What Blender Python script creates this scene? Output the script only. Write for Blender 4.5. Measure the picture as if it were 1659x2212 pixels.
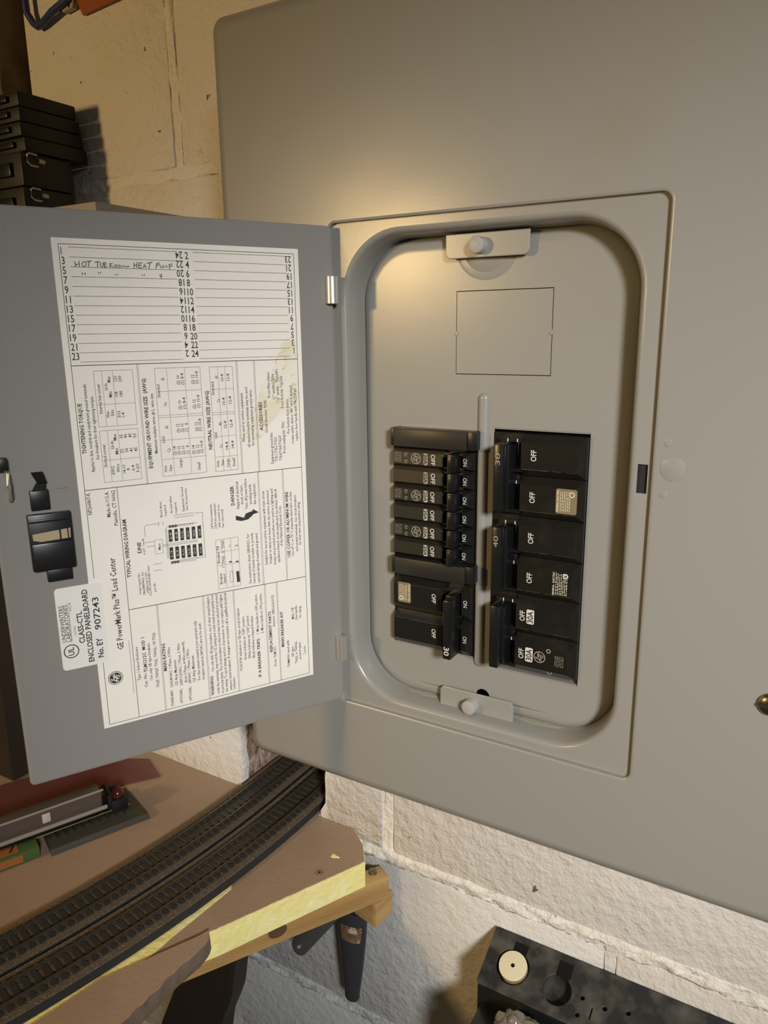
import bpy, bmesh, math, random
from mathutils import Vector, Matrix, noise

# ------------------------------------------------------------------ reset, camera, world, lights
for o in list(bpy.data.objects):
    bpy.data.objects.remove(o, do_unlink=True)
scene = bpy.context.scene
COL = scene.collection
R = math.radians
random.seed(7)

IMW, IMH, FPX = 1659.0, 2212.0, 1614.2
CAM = Vector((0.2865, -0.4154, -0.0667))
YAW, PITCH, ROLL = R(-30.751), R(-13.5842), R(-0.6736)
_f = Vector((math.sin(YAW)*math.cos(PITCH), math.cos(YAW)*math.cos(PITCH), math.sin(PITCH)))
_r = Vector((math.cos(YAW), -math.sin(YAW), 0.0))
_u = _r.cross(_f)
CR = _r*math.cos(ROLL) + _u*math.sin(ROLL)
CU = -_r*math.sin(ROLL) + _u*math.cos(ROLL)
CF = _f
cd = bpy.data.cameras.new('camera')
cd.sensor_fit = 'VERTICAL'; cd.sensor_height = 36.0; cd.sensor_width = 27.0
cd.lens = FPX*36.0/IMH
cd.clip_start = 0.01; cd.clip_end = 50
cam = bpy.data.objects.new('camera', cd); COL.objects.link(cam)
M = Matrix.Identity(4)
for i, v in enumerate((CR, CU, -CF)):
    for j in range(3): M[j][i] = v[j]
M.translation = CAM
cam.matrix_world = M
scene.camera = cam

w = bpy.data.worlds.new('world'); scene.world = w; w.use_nodes = True
bg = w.node_tree.nodes['Background']; bg.inputs[0].default_value = (1.0, 0.80, 0.58, 1); bg.inputs[1].default_value = 0.04

def light(name, kind, loc, target, energy, color, **kw):
    d = bpy.data.lights.new(name, kind); d.energy = energy; d.color = color
    for k, v in kw.items(): setattr(d, k, v)
    o = bpy.data.objects.new(name, d); COL.objects.link(o); o.location = loc
    v = Vector(target)-Vector(loc); o.rotation_euler = v.to_track_quat('-Z', 'Y').to_euler()
    return o
# shop lamp to the right of the panel (neutral), and a bare warm bulb out to the left
light('shop_lamp', 'SPOT', (1.02, -1.02, 0.27), (0.165, 0.0, -0.30), 100, (0.97, 0.985, 1.0),
      shadow_soft_size=0.11, spot_size=R(40), spot_blend=1.0)
light('warm_bulb', 'POINT', (-0.632, -1.20, 0.107), (0, 0, 0), 26, (1.0, 0.67, 0.28), shadow_soft_size=0.05)

scene.view_settings.view_transform = 'Standard'
scene.view_settings.look = 'None'
scene.view_settings.gamma = 1.0
scene.view_settings.use_curve_mapping = False
scene.view_settings.exposure = 0.0

# ------------------------------------------------------------------ pixel -> place helpers
def ray(px, py):
    return CF + CR*((px-IMW/2)/FPX) - CU*((py-IMH/2)/FPX)
def un(px, py, axis, val):
    d = ray(px, py); t = (val-CAM[axis])/d[axis]
    return CAM + d*t
TH = R(61.2855); HX = 0.0044; HY = -0.002
DE = Vector((-math.cos(TH), -math.sin(TH), 0)); DN = Vector((math.sin(TH), -math.cos(TH), 0))
DP0 = Vector((HX, HY, 0))
def door_sz(px, py):
    d = ray(px, py); t = (DP0-CAM).dot(DN)/d.dot(DN); P = CAM+d*t
    return ((P-DP0).dot(DE), P.z)

# ------------------------------------------------------------------ materials
MATS = {}
def mat(name, color, rough=0.5, metal=0.0, bump=None, var=None, spec=0.5, trans=0.0, coat=0.0, stretch=None, alpha=None):
    if name in MATS: return MATS[name]
    m = bpy.data.materials.new(name); m.use_nodes = True
    nt = m.node_tree; p = nt.nodes['Principled BSDF']
    p.inputs['Base Color'].default_value = (*color, 1)
    p.inputs['Roughness'].default_value = rough; p.inputs['Metallic'].default_value = metal
    p.inputs['Specular IOR Level'].default_value = spec
    if trans: p.inputs['Transmission Weight'].default_value = trans
    if coat: p.inputs['Coat Weight'].default_value = coat
    geo = nt.nodes.new('ShaderNodeNewGeometry'); src = geo.outputs['Position']
    if stretch:
        mp = nt.nodes.new('ShaderNodeMapping'); mp.inputs['Scale'].default_value = stretch
        nt.links.new(src, mp.inputs['Vector']); src = mp.outputs['Vector']
    if var:
        for k, (sc, lo, hi, c2) in enumerate(var):
            n = nt.nodes.new('ShaderNodeTexNoise'); n.inputs['Scale'].default_value = sc; n.inputs['Detail'].default_value = 5
            nt.links.new(src, n.inputs['Vector'])
            mr = nt.nodes.new('ShaderNodeMapRange'); mr.inputs['From Min'].default_value = lo; mr.inputs['From Max'].default_value = hi
            nt.links.new(n.outputs['Fac'], mr.inputs['Value'])
            mx = nt.nodes.new('ShaderNodeMix'); mx.data_type = 'RGBA'
            prev = p.inputs['Base Color'].links[0].from_socket if p.inputs['Base Color'].links else None
            if prev: nt.links.new(prev, mx.inputs['A'])
            else: mx.inputs['A'].default_value = (*color, 1)
            mx.inputs['B'].default_value = (*c2, 1)
            nt.links.new(mr.outputs['Result'], mx.inputs['Factor'])
            nt.links.new(mx.outputs['Result'], p.inputs['Base Color'])
    if bump:
        last = None
        for sc, dist, det in bump:
            n = nt.nodes.new('ShaderNodeTexNoise'); n.inputs['Scale'].default_value = sc; n.inputs['Detail'].default_value = det
            nt.links.new(src, n.inputs['Vector'])
            b = nt.nodes.new('ShaderNodeBump'); b.inputs['Distance'].default_value = dist; b.inputs['Strength'].default_value = 1.0
            nt.links.new(n.outputs['Fac'], b.inputs['Height'])
            if last: nt.links.new(last.outputs['Normal'], b.inputs['Normal'])
            last = b
        nt.links.new(last.outputs['Normal'], p.inputs['Normal'])
    MATS[name] = m
    return m

GREY = mat('grey_enamel', (0.275, 0.265, 0.233), 0.27, bump=[(700, 0.000012, 2), (16, 0.0003, 1)], spec=0.5,
           var=[(9, 0.62, 0.8, (0.265, 0.25, 0.205))])
GREYD = mat('grey_enamel_door', (0.25, 0.23, 0.205), 0.42, bump=[(700, 0.00004, 2), (20, 0.0003, 2)], spec=0.4)
DARKIN = mat('panel_interior_dark', (0.012, 0.012, 0.013), 0.8)
BLACK = mat('black_bakelite', (0.012, 0.0108, 0.0085), 0.26, bump=[(900, 0.00003, 2)], var=[(60, 0.55, 0.75, (0.021, 0.018, 0.013))], spec=0.4)
BROWNB = mat('brown_bakelite', (0.046, 0.034, 0.020), 0.36, bump=[(900, 0.00003, 2)], spec=0.4)
OLIVEB = mat('dark_olive_bakelite', (0.024, 0.0205, 0.0135), 0.36, bump=[(900, 0.00003, 2)], spec=0.4)
HANDLE = mat('black_handle', (0.008, 0.008, 0.008), 0.3)
FILL = mat('black_filler', (0.017, 0.015, 0.011), 0.42)
PLASTIC = mat('black_plastic', (0.010, 0.010, 0.010), 0.35)
WINK = mat('white_print', (0.62, 0.60, 0.55), 0.6)
DIMINK = mat('dim_print', (0.30, 0.27, 0.21), 0.6)
GOLD = mat('gold_label', (0.27, 0.215, 0.12), 0.42, metal=0.35)
GOLDINK = mat('gold_label_print', (0.72, 0.66, 0.50), 0.5)
PAPER = mat('label_paper', (0.87, 0.80, 0.70), 0.55, bump=[(300, 0.00003, 3)], var=[(14, 0.52, 0.85, (0.74, 0.69, 0.60))])
STAIN = mat('stained_paper', (0.845, 0.775, 0.645), 0.5, var=[(60, 0.45, 0.62, (0.78, 0.69, 0.49)), (190, 0.56, 0.68, (0.64, 0.54, 0.33))])
STICKER = mat('sticker_paper', (0.80, 0.76, 0.69), 0.5)
INK = mat('black_ink', (0.035, 0.032, 0.030), 0.6)
PEN = mat('pen_ink', (0.045, 0.042, 0.05), 0.6)
CHROME = mat('zinc_metal', (0.66, 0.62, 0.55), 0.33, metal=0.75, bump=[(200, 0.0001, 2)])
KNOB = mat('painted_screw', (0.36, 0.345, 0.31), 0.4)
WALL = mat('block_paint', (0.71, 0.665, 0.60), 0.6, bump=[(26, 0.0016, 3), (120, 0.0022, 6), (420, 0.0006, 3)],
           var=[(85, 0.705, 0.73, (0.16, 0.11, 0.07)), (7, 0.55, 0.8, (0.66, 0.58, 0.45))])
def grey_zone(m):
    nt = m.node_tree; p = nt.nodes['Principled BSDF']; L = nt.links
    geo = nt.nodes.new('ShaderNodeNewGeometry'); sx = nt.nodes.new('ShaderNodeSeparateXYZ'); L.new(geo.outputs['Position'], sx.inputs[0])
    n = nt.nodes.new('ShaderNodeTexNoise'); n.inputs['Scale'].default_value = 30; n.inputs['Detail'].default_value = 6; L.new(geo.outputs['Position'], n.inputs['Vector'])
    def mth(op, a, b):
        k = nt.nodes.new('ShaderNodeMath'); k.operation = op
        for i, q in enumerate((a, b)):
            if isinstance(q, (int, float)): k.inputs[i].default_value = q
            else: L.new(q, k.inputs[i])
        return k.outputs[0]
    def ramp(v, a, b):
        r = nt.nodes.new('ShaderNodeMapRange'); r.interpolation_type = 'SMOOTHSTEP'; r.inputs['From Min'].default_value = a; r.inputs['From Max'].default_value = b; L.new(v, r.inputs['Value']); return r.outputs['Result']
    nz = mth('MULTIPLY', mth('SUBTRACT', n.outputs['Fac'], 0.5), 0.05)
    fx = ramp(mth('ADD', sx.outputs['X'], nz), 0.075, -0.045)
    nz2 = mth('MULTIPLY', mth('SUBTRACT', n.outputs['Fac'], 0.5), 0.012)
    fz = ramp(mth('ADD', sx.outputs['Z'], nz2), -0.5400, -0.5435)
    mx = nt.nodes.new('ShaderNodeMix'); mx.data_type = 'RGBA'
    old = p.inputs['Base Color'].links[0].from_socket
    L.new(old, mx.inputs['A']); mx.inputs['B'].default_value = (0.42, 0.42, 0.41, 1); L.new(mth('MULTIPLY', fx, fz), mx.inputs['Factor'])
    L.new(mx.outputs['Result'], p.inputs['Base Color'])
MORTAR = mat('mortar_paint', (0.76, 0.71, 0.63), 0.6, bump=[(120, 0.003, 6), (400, 0.001, 4)], var=[(90, 0.70, 0.74, (0.2, 0.14, 0.09))])
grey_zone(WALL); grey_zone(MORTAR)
BREAKC = mat('broken_block', (0.62, 0.44, 0.33), 0.9, bump=[(90, 0.008, 6), (300, 0.003, 4)], var=[(60, 0.4, 0.62, (0.24, 0.15, 0.10))])
CONC = mat('raw_concrete', (0.22, 0.17, 0.11), 0.9, bump=[(60, 0.004, 6)], var=[(18, 0.45, 0.65, (0.10, 0.075, 0.05))])
FLOORM = mat('floor_concrete', (0.30, 0.28, 0.25), 0.8, bump=[(60, 0.002, 5)])
BOARD = mat('mauve_board_paint', (0.36, 0.25, 0.165), 0.6, bump=[(260, 0.0003, 4)], var=[(12, 0.5, 0.75, (0.31, 0.21, 0.135))])
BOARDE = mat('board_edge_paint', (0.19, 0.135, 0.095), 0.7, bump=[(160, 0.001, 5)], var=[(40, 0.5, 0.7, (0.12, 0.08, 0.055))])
FOAM = mat('yellow_foam', (0.92, 0.80, 0.31), 0.7, bump=[(130, 0.0015, 5)], var=[(60, 0.5, 0.75, (0.95, 0.87, 0.46))])
WOOD = mat('pine_wood', (0.50, 0.315, 0.115), 0.5, bump=[(90, 0.0006, 4)], var=[(9, 0.4, 0.7, (0.36, 0.20, 0.065))], stretch=(1, 0.35, 6))
ROADBED = mat('ballast', (0.110, 0.082, 0.052), 0.9, bump=[(900, 0.0012, 3)], var=[(500, 0.5, 0.7, (0.19, 0.15, 0.10))])
ROADSIDE = mat('roadbed_side', (0.016, 0.015, 0.014), 0.7)
TIE = mat('tie_plastic', (0.036, 0.033, 0.025), 0.36, bump=[(700, 0.0003, 3)])
RAIL = mat('rail_steel', (0.22, 0.185, 0.14), 0.36, metal=0.85)
CLAMPM = mat('clamp_grey', (0.030, 0.031, 0.036), 0.4)
CLAMPS = mat('clamp_steel', (0.10, 0.10, 0.10), 0.42, metal=0.5)
RUBBER = mat('dark_leg', (0.016, 0.012, 0.009), 0.5)
RACKM = mat('dusty_black_plastic', (0.018, 0.018, 0.017), 0.5, var=[(55, 0.42, 0.68, (0.085, 0.078, 0.062))], bump=[(500, 0.0002, 3)])
FELT = mat('cream_felt', (0.72, 0.63, 0.42), 0.85, bump=[(700, 0.0003, 3)])
FELTS = mat('felt_edge', (0.36, 0.25, 0.10), 0.9)
CLEAR = mat('clear_plastic', (0.50, 0.45, 0.37), 0.15, trans=0.65, spec=0.5)
WHITEP = mat('white_plastic', (0.55, 0.50, 0.43), 0.4)
RED = mat('red_sheet', (0.15, 0.050, 0.042), 0.35)
REDL = mat('red_lens', (0.07, 0.012, 0.012), 0.2)
GREEN = mat('green_card', (0.07, 0.13, 0.035), 0.5)
ORANGE = mat('orange_card', (0.36, 0.12, 0.03), 0.5)
ORANGEP = mat('orange_plastic', (0.33, 0.075, 0.013), 0.5)
BLUE = mat('blue_cable', (0.028, 0.036, 0.13), 0.45)
SHELFM = mat('shelf_board', (0.34, 0.29, 0.22), 0.6, bump=[(60, 0.0006, 4)])
BRASS = mat('tarnished_steel', (0.30, 0.25, 0.18), 0.3, metal=1.0)
DUST = mat('pale_dust', (0.31, 0.295, 0.235), 0.9, bump=[(300, 0.0005, 5)])
CARTRIM = mat('car_body_grey', (0.33, 0.30, 0.25), 0.3)
CARWIN = mat('car_smoked_window', (0.16, 0.125, 0.10), 0.2, spec=0.5, trans=0.35)

# ------------------------------------------------------------------ mesh builder
class MB:
    def __init__(self): self.v = []; self.f = []; self.m = []; self.s = []
    def add(self, vs, fs, mi=0, smooth=False):
        b = len(self.v); self.v += [Vector(p) for p in vs]
        for f in fs: self.f.append([b+i for i in f]); self.m.append(mi); self.s.append(smooth)
        return self
    def box(self, x0, x1, y0, y1, z0, z1, mi=0, bev=0.0, seg=2, mtx=None):
        if bev <= 0:
            vs = [(x, y, z) for x in (x0, x1) for y in (y0, y1) for z in (z0, z1)]
            if mtx: vs = [mtx @ Vector(p) for p in vs]
            return self.add(vs, [(0,1,3,2),(4,6,7,5),(0,4,5,1),(2,3,7,6),(0,2,6,4),(1,5,7,3)], mi)
        bm = bmesh.new(); bmesh.ops.create_cube(bm, size=1.0)
        for v in bm.verts:
            v.co = Vector(((x0+x1)/2+v.co.x*(x1-x0), (y0+y1)/2+v.co.y*(y1-y0), (z0+z1)/2+v.co.z*(z1-z0)))
        bmesh.ops.bevel(bm, geom=bm.edges[:], offset=bev, segments=seg, affect='EDGES', profile=0.5)
        bm.verts.index_update()
        vs = [v.co.copy() for v in bm.verts]
        if mtx: vs = [mtx @ p for p in vs]
        fs = [[v.index for v in f.verts] for f in bm.faces]; bm.free()
        return self.add(vs, fs, mi, True)
    def loft(self, loops, mi=0, smooth=True, close=True, cap0=False, cap1=False):
        n = len(loops[0]); vs = [p for l in loops for p in l]; fs = []
        for k in range(len(loops)-1):
            for i in range(n if close else n-1):
                j = (i+1) % n
                fs.append((k*n+i, k*n+j, (k+1)*n+j, (k+1)*n+i))
        if cap0: fs.append(tuple(range(n))[::-1])
        if cap1: fs.append(tuple((len(loops)-1)*n+i for i in range(n)))
        return self.add(vs, fs, mi, smooth)
    def prism(self, poly, ext, mi=0, smooth=False):
        """poly: list of Vector (planar), ext: Vector to extrude along"""
        a = [Vector(p) for p in poly]; b = [p+Vector(ext) for p in a]
        return self.loft([a, b], mi, smooth, True, True, True)
    def cyl(self, p0, p1, r0, r1=None, n=24, mi=0, smooth=True, caps=True, bev=0.0):
        p0 = Vector(p0); p1 = Vector(p1); r1 = r0 if r1 is None else r1
        d = (p1-p0).normalized(); a = d.orthogonal().normalized(); b = d.cross(a)
        prof = [(p0, r0), (p1, r1)]
        if bev: prof = [(p0, r0), (p1-d*bev, r1), (p1-d*bev*0.3, r1-bev*0.7*0.4), (p1, r1-bev)]
        loops = [[c+a*(r*math.cos(2*math.pi*i/n))+b*(r*math.sin(2*math.pi*i/n)) for i in range(n)] for c, r in prof]
        return self.loft(loops, mi, smooth, True, caps, caps)
    def tube(self, pts, r, n=8, mi=0, flat=None, caps=True):
        pts = [Vector(p) for p in pts]; loops = []
        for i, p in enumerate(pts):
            d = (pts[min(i+1, len(pts)-1)]-pts[max(i-1, 0)]).normalized()
            a = (d.cross(Vector((0, 0, 1))) if abs(d.z) < 0.95 else d.cross(Vector((1, 0, 0)))).normalized(); b = d.cross(a)
            rr = r[i] if isinstance(r, (list, tuple)) else r
            loops.append([p+a*(rr*math.cos(2*math.pi*k/n))+b*(rr*math.sin(2*math.pi*k/n)) for k in range(n)])
        return self.loft(loops, mi, True, True, caps, caps)
    def mesh_from(self, me, fn, mi=0):
        return self.add([fn(v.co) for v in me.vertices], [list(p.vertices) for p in me.polygons], mi)

def empty(name, loc):
    o = bpy.data.objects.new(name, None); o.empty_display_size = 0.02
    COL.objects.link(o); o.location = loc; return o
def world_off(parent):
    p = Vector((0, 0, 0)); q = parent
    while q is not None:
        p += q.location; q = q.parent
    return p
def build(mb, name, mats, parent=None, loc=None, ang=35, local=False):
    """vertices are world coordinates (unless local); stored relative to the object's origin"""
    if not isinstance(mats, (list, tuple)): mats = [mats]
    me = bpy.data.meshes.new(name)
    base = Vector((0, 0, 0)) if local else (Vector(loc) if loc is not None else world_off(parent))
    me.from_pydata([tuple(p-base) for p in mb.v], [], mb.f)
    for m in mats: me.materials.append(m)
    me.polygons.foreach_set('material_index', mb.m)
    me.polygons.foreach_set('use_smooth', [True]*len(mb.s) if any(mb.s) else [False]*len(mb.s))
    bm = bmesh.new(); bm.from_mesh(me); bmesh.ops.recalc_face_normals(bm, faces=bm.faces[:]); bm.to_mesh(me); bm.free()
    if any(mb.s): me.set_sharp_from_angle(angle=R(ang))
    me.update()
    o = bpy.data.objects.new(name, me); COL.objects.link(o)
    o.parent = parent
    if parent is None and loc is not None: o.location = loc
    return o
def tag(o, label, cat, group=None, kind=None):
    if label: o['label'] = label
    if cat: o['category'] = cat
    if group: o['group'] = group
    if kind: o['kind'] = kind
    return o
def rr(x0, x1, z0, z1, r, y, n=8):
    """rounded rectangle loop in the XZ plane at depth y"""
    pts = []
    for cx, cz, a0 in ((x1-r, z1-r, 0), (x0+r, z1-r, 90), (x0+r, z0+r, 180), (x1-r, z0+r, 270)):
        for i in range(n+1):
            a = R(a0+90*i/n); pts.append(Vector((cx+r*math.cos(a), y, cz+r*math.sin(a))))
    return pts
def circle2(cx, cz, r, n=20): return [(cx+r*math.cos(2*math.pi*i/n), cz+r*math.sin(2*math.pi*i/n)) for i in range(n)]
def plate_mesh(outlines, thick, bev=0.0):
    """flat plate with holes: 2-D filled curve -> mesh; x,y are the outline coordinates, z the thickness (centred)"""
    cu = bpy.data.curves.new('c', 'CURVE'); cu.dimensions = '2D'; cu.fill_mode = 'BOTH'
    cu.extrude = max(thick/2-bev, 0); cu.bevel_depth = bev; cu.bevel_resolution = 1
    for pl in outlines:
        s = cu.splines.new('POLY'); s.points.add(len(pl)-1)
        for i, p in enumerate(pl): s.points[i].co = (p[0], p[1], 0, 1)
        s.use_cyclic_u = True
    o = bpy.data.objects.new('c', cu); COL.objects.link(o)
    dg = bpy.context.evaluated_depsgraph_get(); dg.update()
    me = bpy.data.meshes.new_from_object(o.evaluated_get(dg))
    bpy.data.objects.remove(o, do_unlink=True); bpy.data.curves.remove(cu)
    return me
_TX = {}
def text_mesh(s, bold=0.0, res=2):
    """glyph mesh scaled so that the cap height is 1; returns mesh, width"""
    k = (s, bold, res)
    if k in _TX: return _TX[k]
    fc = bpy.data.curves.new('t', 'FONT'); fc.body = s; fc.resolution_u = res; fc.offset = bold
    fc.fill_mode = 'FRONT'
    o = bpy.data.objects.new('t', fc); COL.objects.link(o)
    dg = bpy.context.evaluated_depsgraph_get(); dg.update()
    me = bpy.data.meshes.new_from_object(o.evaluated_get(dg))
    bpy.data.objects.remove(o, do_unlink=True); bpy.data.curves.remove(fc)
    xs = [v.co.x for v in me.vertices] or [0, 1]
    x0, x1 = min(xs), max(xs)
    for v in me.vertices: v.co.x = (v.co.x-x0)/max(x1-x0, 1e-6); v.co.y /= 0.70
    _TX[k] = (me, (x1-x0)/0.70)
    return _TX[k]
def put_text(mb, s, org, ex, ey, width, h, mi, bold=0.0, res=2, nrm=None):
    """text with its baseline starting at org, running along ex for width, cap height h along ey"""
    me, w0 = text_mesh(s, bold, res)
    if width is None: width = w0*h
    org = Vector(org)
    mb.mesh_from(me, lambda c: org+ex*(c.x*width)+ey*(c.y*h), mi)
    return width
def stroke(mb, pts, wd, mi, fn):
    """flat pen stroke through 2-D points; fn maps (x, y) to 3-D"""
    L = []; Rr = []
    for i, p in enumerate(pts):
        a = pts[max(i-1, 0)]; b = pts[min(i+1, len(pts)-1)]
        dx, dy = b[0]-a[0], b[1]-a[1]; l = math.hypot(dx, dy) or 1
        nx, ny = -dy/l*wd/2, dx/l*wd/2
        L.append(fn(p[0]+nx, p[1]+ny)); Rr.append(fn(p[0]-nx, p[1]-ny))
    n = len(pts)
    mb.add(L+Rr, [(i, i+1, n+i+1, n+i) for i in range(n-1)], mi)
def logo(mb, fn, r, mi, wd):
    """round script monogram: ring, four curls and two looped letters; fn maps local (x, y) to 3-D"""
    def arc(cx, cy, rad, a0, a1, n=14): return [(cx+rad*math.cos(R(a0+(a1-a0)*i/n)), cy+rad*math.sin(R(a0+(a1-a0)*i/n))) for i in range(n+1)]
    stroke(mb, arc(0, 0, r, 0, 360, 32), wd*1.2, mi, fn)
    for k in range(4):
        a = k*90+20
        c = (0.70*r*math.cos(R(a)), 0.70*r*math.sin(R(a)))
        stroke(mb, arc(c[0], c[1], 0.15*r, a+60, a+330, 10), wd, mi, fn)
    stroke(mb, arc(-0.22*r, 0.06*r, 0.24*r, 20, 300, 14)+[(-0.03*r, -0.02*r), (-0.08*r, -0.42*r), (-0.30*r, -0.48*r)], wd*1.3, mi, fn)
    stroke(mb, [(0.05*r, -0.12*r), (0.34*r, 0.10*r), (0.40*r, 0.28*r), (0.24*r, 0.34*r), (0.10*r, 0.10*r), (0.14*r, -0.22*r), (0.34*r, -0.30*r), (0.50*r, -0.12*r)], wd*1.3, mi, fn)

# ================================================================== SETTING
WY = 0.097           # face of the block wall
ZB = -0.522          # top of the layout board
CO = [0.70, 0.4745, 0.272, 0.069, -0.1335, -0.336, -0.5385, -0.733, -0.9355, -1.138, -1.34, -1.50]
XL, XR = -0.414, 0.80
wall = MB()
wall.box(XL, XR, WY+0.19, WY+0.20, CO[-1], 0.70, 0)          # far leaf of the wall, with the opening left for the tracks
wall = MB()
for a in ((XL, -0.1915, CO[-1], 0.70), (-0.0905, XR, CO[-1], 0.70)):
    wall.box(a[0], a[1], WY+0.0095, WY+0.19, a[2], a[3])
wall.box(-0.1915, -0.0905, WY+0.0095, WY+0.19, -0.43, 0.70)
wall.box(-0.1915, -0.0905, WY+0.0095, WY+0.19, CO[-1], -0.5385)
wall_back = build(wall, 'wall_back', [BREAKC], None, loc=(0.2, WY+0.1, -1.5))
tag(wall_back, 'cream painted concrete block wall behind the grey panel', 'wall', kind='structure')
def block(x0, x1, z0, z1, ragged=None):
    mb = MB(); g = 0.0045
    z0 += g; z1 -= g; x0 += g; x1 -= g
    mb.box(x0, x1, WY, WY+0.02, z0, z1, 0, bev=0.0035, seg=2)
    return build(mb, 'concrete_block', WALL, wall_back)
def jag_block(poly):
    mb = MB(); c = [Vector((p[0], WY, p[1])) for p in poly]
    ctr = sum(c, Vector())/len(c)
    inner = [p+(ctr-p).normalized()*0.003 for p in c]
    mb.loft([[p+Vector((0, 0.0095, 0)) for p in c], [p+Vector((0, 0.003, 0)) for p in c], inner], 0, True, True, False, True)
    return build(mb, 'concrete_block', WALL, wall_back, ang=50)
for ci in range(len(CO)-1):
    zt, zb = CO[ci], CO[ci+1]
    off = -0.221 if ci % 2 == 0 else -0.018
    if zt <= -1.13: continue
    x = off-0.406
    while x < XR-0.01:
        a, b = max(x, XL), min(x+0.406, XR)
        if b-a > 0.02:
            if ci == 5 and a < -0.15 < b:        # the block broken open for the tracks
                jag_block([(a+.004, zt-.0045), (-0.194, zt-.0045), (-0.193, -0.40), (-0.1945, -0.43), (-0.1915, -0.455), (-0.1925, -0.48), (-0.190, -0.50), (-0.192, -0.515), (-0.190, zb+.0005), (a+.004, zb+.0045)])
                jag_block([(-0.090, zt-.0045), (b-.0045, zt-.0045), (b-.0045, zb+.0045), (-0.086, zb+.0045), (-0.0945, -0.530), (-0.0945, -0.519), (-0.0885, -0.509), (-0.0880, -0.495), (-0.0895, -0.480), (-0.0868, -0.46), (-0.089, -0.42)])
                jag_block([(-0.186, zt-.0045), (-0.097, zt-.0045), (-0.095, -0.428), (-0.13, -0.431), (-0.16, -0.427), (-0.189, -0.43)])
            else:
                block(a, b, zb, zt)
        x += 0.406
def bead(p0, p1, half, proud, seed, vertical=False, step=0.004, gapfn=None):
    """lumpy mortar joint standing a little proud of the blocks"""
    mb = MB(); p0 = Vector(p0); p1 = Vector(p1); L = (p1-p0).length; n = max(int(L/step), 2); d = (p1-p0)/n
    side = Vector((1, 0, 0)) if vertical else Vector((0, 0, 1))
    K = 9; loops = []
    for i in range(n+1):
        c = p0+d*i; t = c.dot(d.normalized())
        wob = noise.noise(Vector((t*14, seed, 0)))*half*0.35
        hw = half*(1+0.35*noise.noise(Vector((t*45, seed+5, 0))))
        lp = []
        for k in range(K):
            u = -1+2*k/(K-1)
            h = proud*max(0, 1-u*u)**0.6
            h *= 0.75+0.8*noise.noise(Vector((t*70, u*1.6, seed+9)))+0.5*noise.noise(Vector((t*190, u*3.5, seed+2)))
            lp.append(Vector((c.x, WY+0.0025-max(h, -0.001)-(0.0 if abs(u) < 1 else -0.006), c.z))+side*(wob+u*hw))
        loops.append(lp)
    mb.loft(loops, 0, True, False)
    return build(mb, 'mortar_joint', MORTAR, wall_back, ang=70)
bead((XL, WY, 0.069), (-0.02, WY, 0.069), 0.0075, 0.0030, 1)
bead((XL, WY, 0.272), (0.3, WY, 0.272), 0.0075, 0.0030, 2)
bead((-0.090, WY, -0.5385), (XR, WY, -0.5385), 0.0085, 0.0052, 3)
bead((XL, WY, -0.5385), (-0.195, WY, -0.5385), 0.0085, 0.004, 4)
bead((XL, WY, -0.733), (0.45, WY, -0.733), 0.0080, 0.0050, 5)
for zz, sd in ((-0.1335, 11), (-0.336, 12), (-0.9355, 13)): bead((XL, WY, zz), (XR, WY, zz), 0.007, 0.003, sd, step=0.012)
bead((-0.221, WY, 0.272), (-0.221, WY, 0.069), 0.006, 0.0028, 6, True)
bead((-0.018, WY, -0.336), (-0.018, WY, -0.5385), 0.006, 0.0008, 7, True)
bead((0.388, WY, -0.336), (0.388, WY, -0.5385), 0.006, 0.002, 8, True)
for xx in (-0.221, 0.185): bead((xx, WY, -0.5385), (xx, WY, -0.733), 0.006, 0.0012, 9+xx, True)
for xx in (-0.018, 0.388): bead((xx, WY, -0.733), (xx, WY, -0.9355), 0.006, 0.002, 19+xx, True)

mb = MB(); mb.box(-0.75, -0.4205, 0.0740, 0.30, -1.5, 0.70, 0, bev=0.004)
tag(build(mb, 'wall_left', CONC, None, loc=(-0.58, 0.18, -1.5)), 'rough unpainted brown concrete pier beside the block wall', 'wall', kind='structure')
mb = MB(); mb.box(-1.6, 1.6, -2.2, 0.30, -1.56, -1.5)
tag(build(mb, 'floor', FLOORM, None, loc=(0, -1, -1.5)), 'grey concrete basement floor', 'floor', kind='structure')

# ================================================================== ELECTRICAL PANEL
TW, THt = 0.2079, 0.33            # door opening
panel = empty('electrical_panel', (0.104, 0.048, -0.3985))
tag(panel, 'grey metal breaker panel with its hinged door swung open', 'breaker panel')
CX0, CX1, CZ0, CZ1 = -0.0905, 0.299, -0.3985, 0.134
mb = MB()     # steel enclosure behind the cover
t = 0.0015
ex0, ex1, ez0, ez1 = CX0+0.006, CX1-0.006, CZ0+0.006, CZ1-0.006
mb.box(ex0, ex1, 0.094, 0.0955, ez0, ez1); mb.box(ex0, ex0+t, 0.006, 0.094, ez0, ez1); mb.box(ex1-t, ex1, 0.006, 0.094, ez0, ez1)
mb.box(ex0, ex1, 0.006, 0.094, ez0, ez0+t); mb.box(ex0, ex1, 0.006, 0.094, ez1-t, ez1)
build(mb, 'enclosure', [GREY], panel)
mb = MB()     # black interior chassis that shows through the slots
mb.box(0.02, 0.19, 0.040, 0.090, -0.31, -0.10)
build(mb, 'interior_chassis', [DARKIN], panel)
mb = MB()
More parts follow.
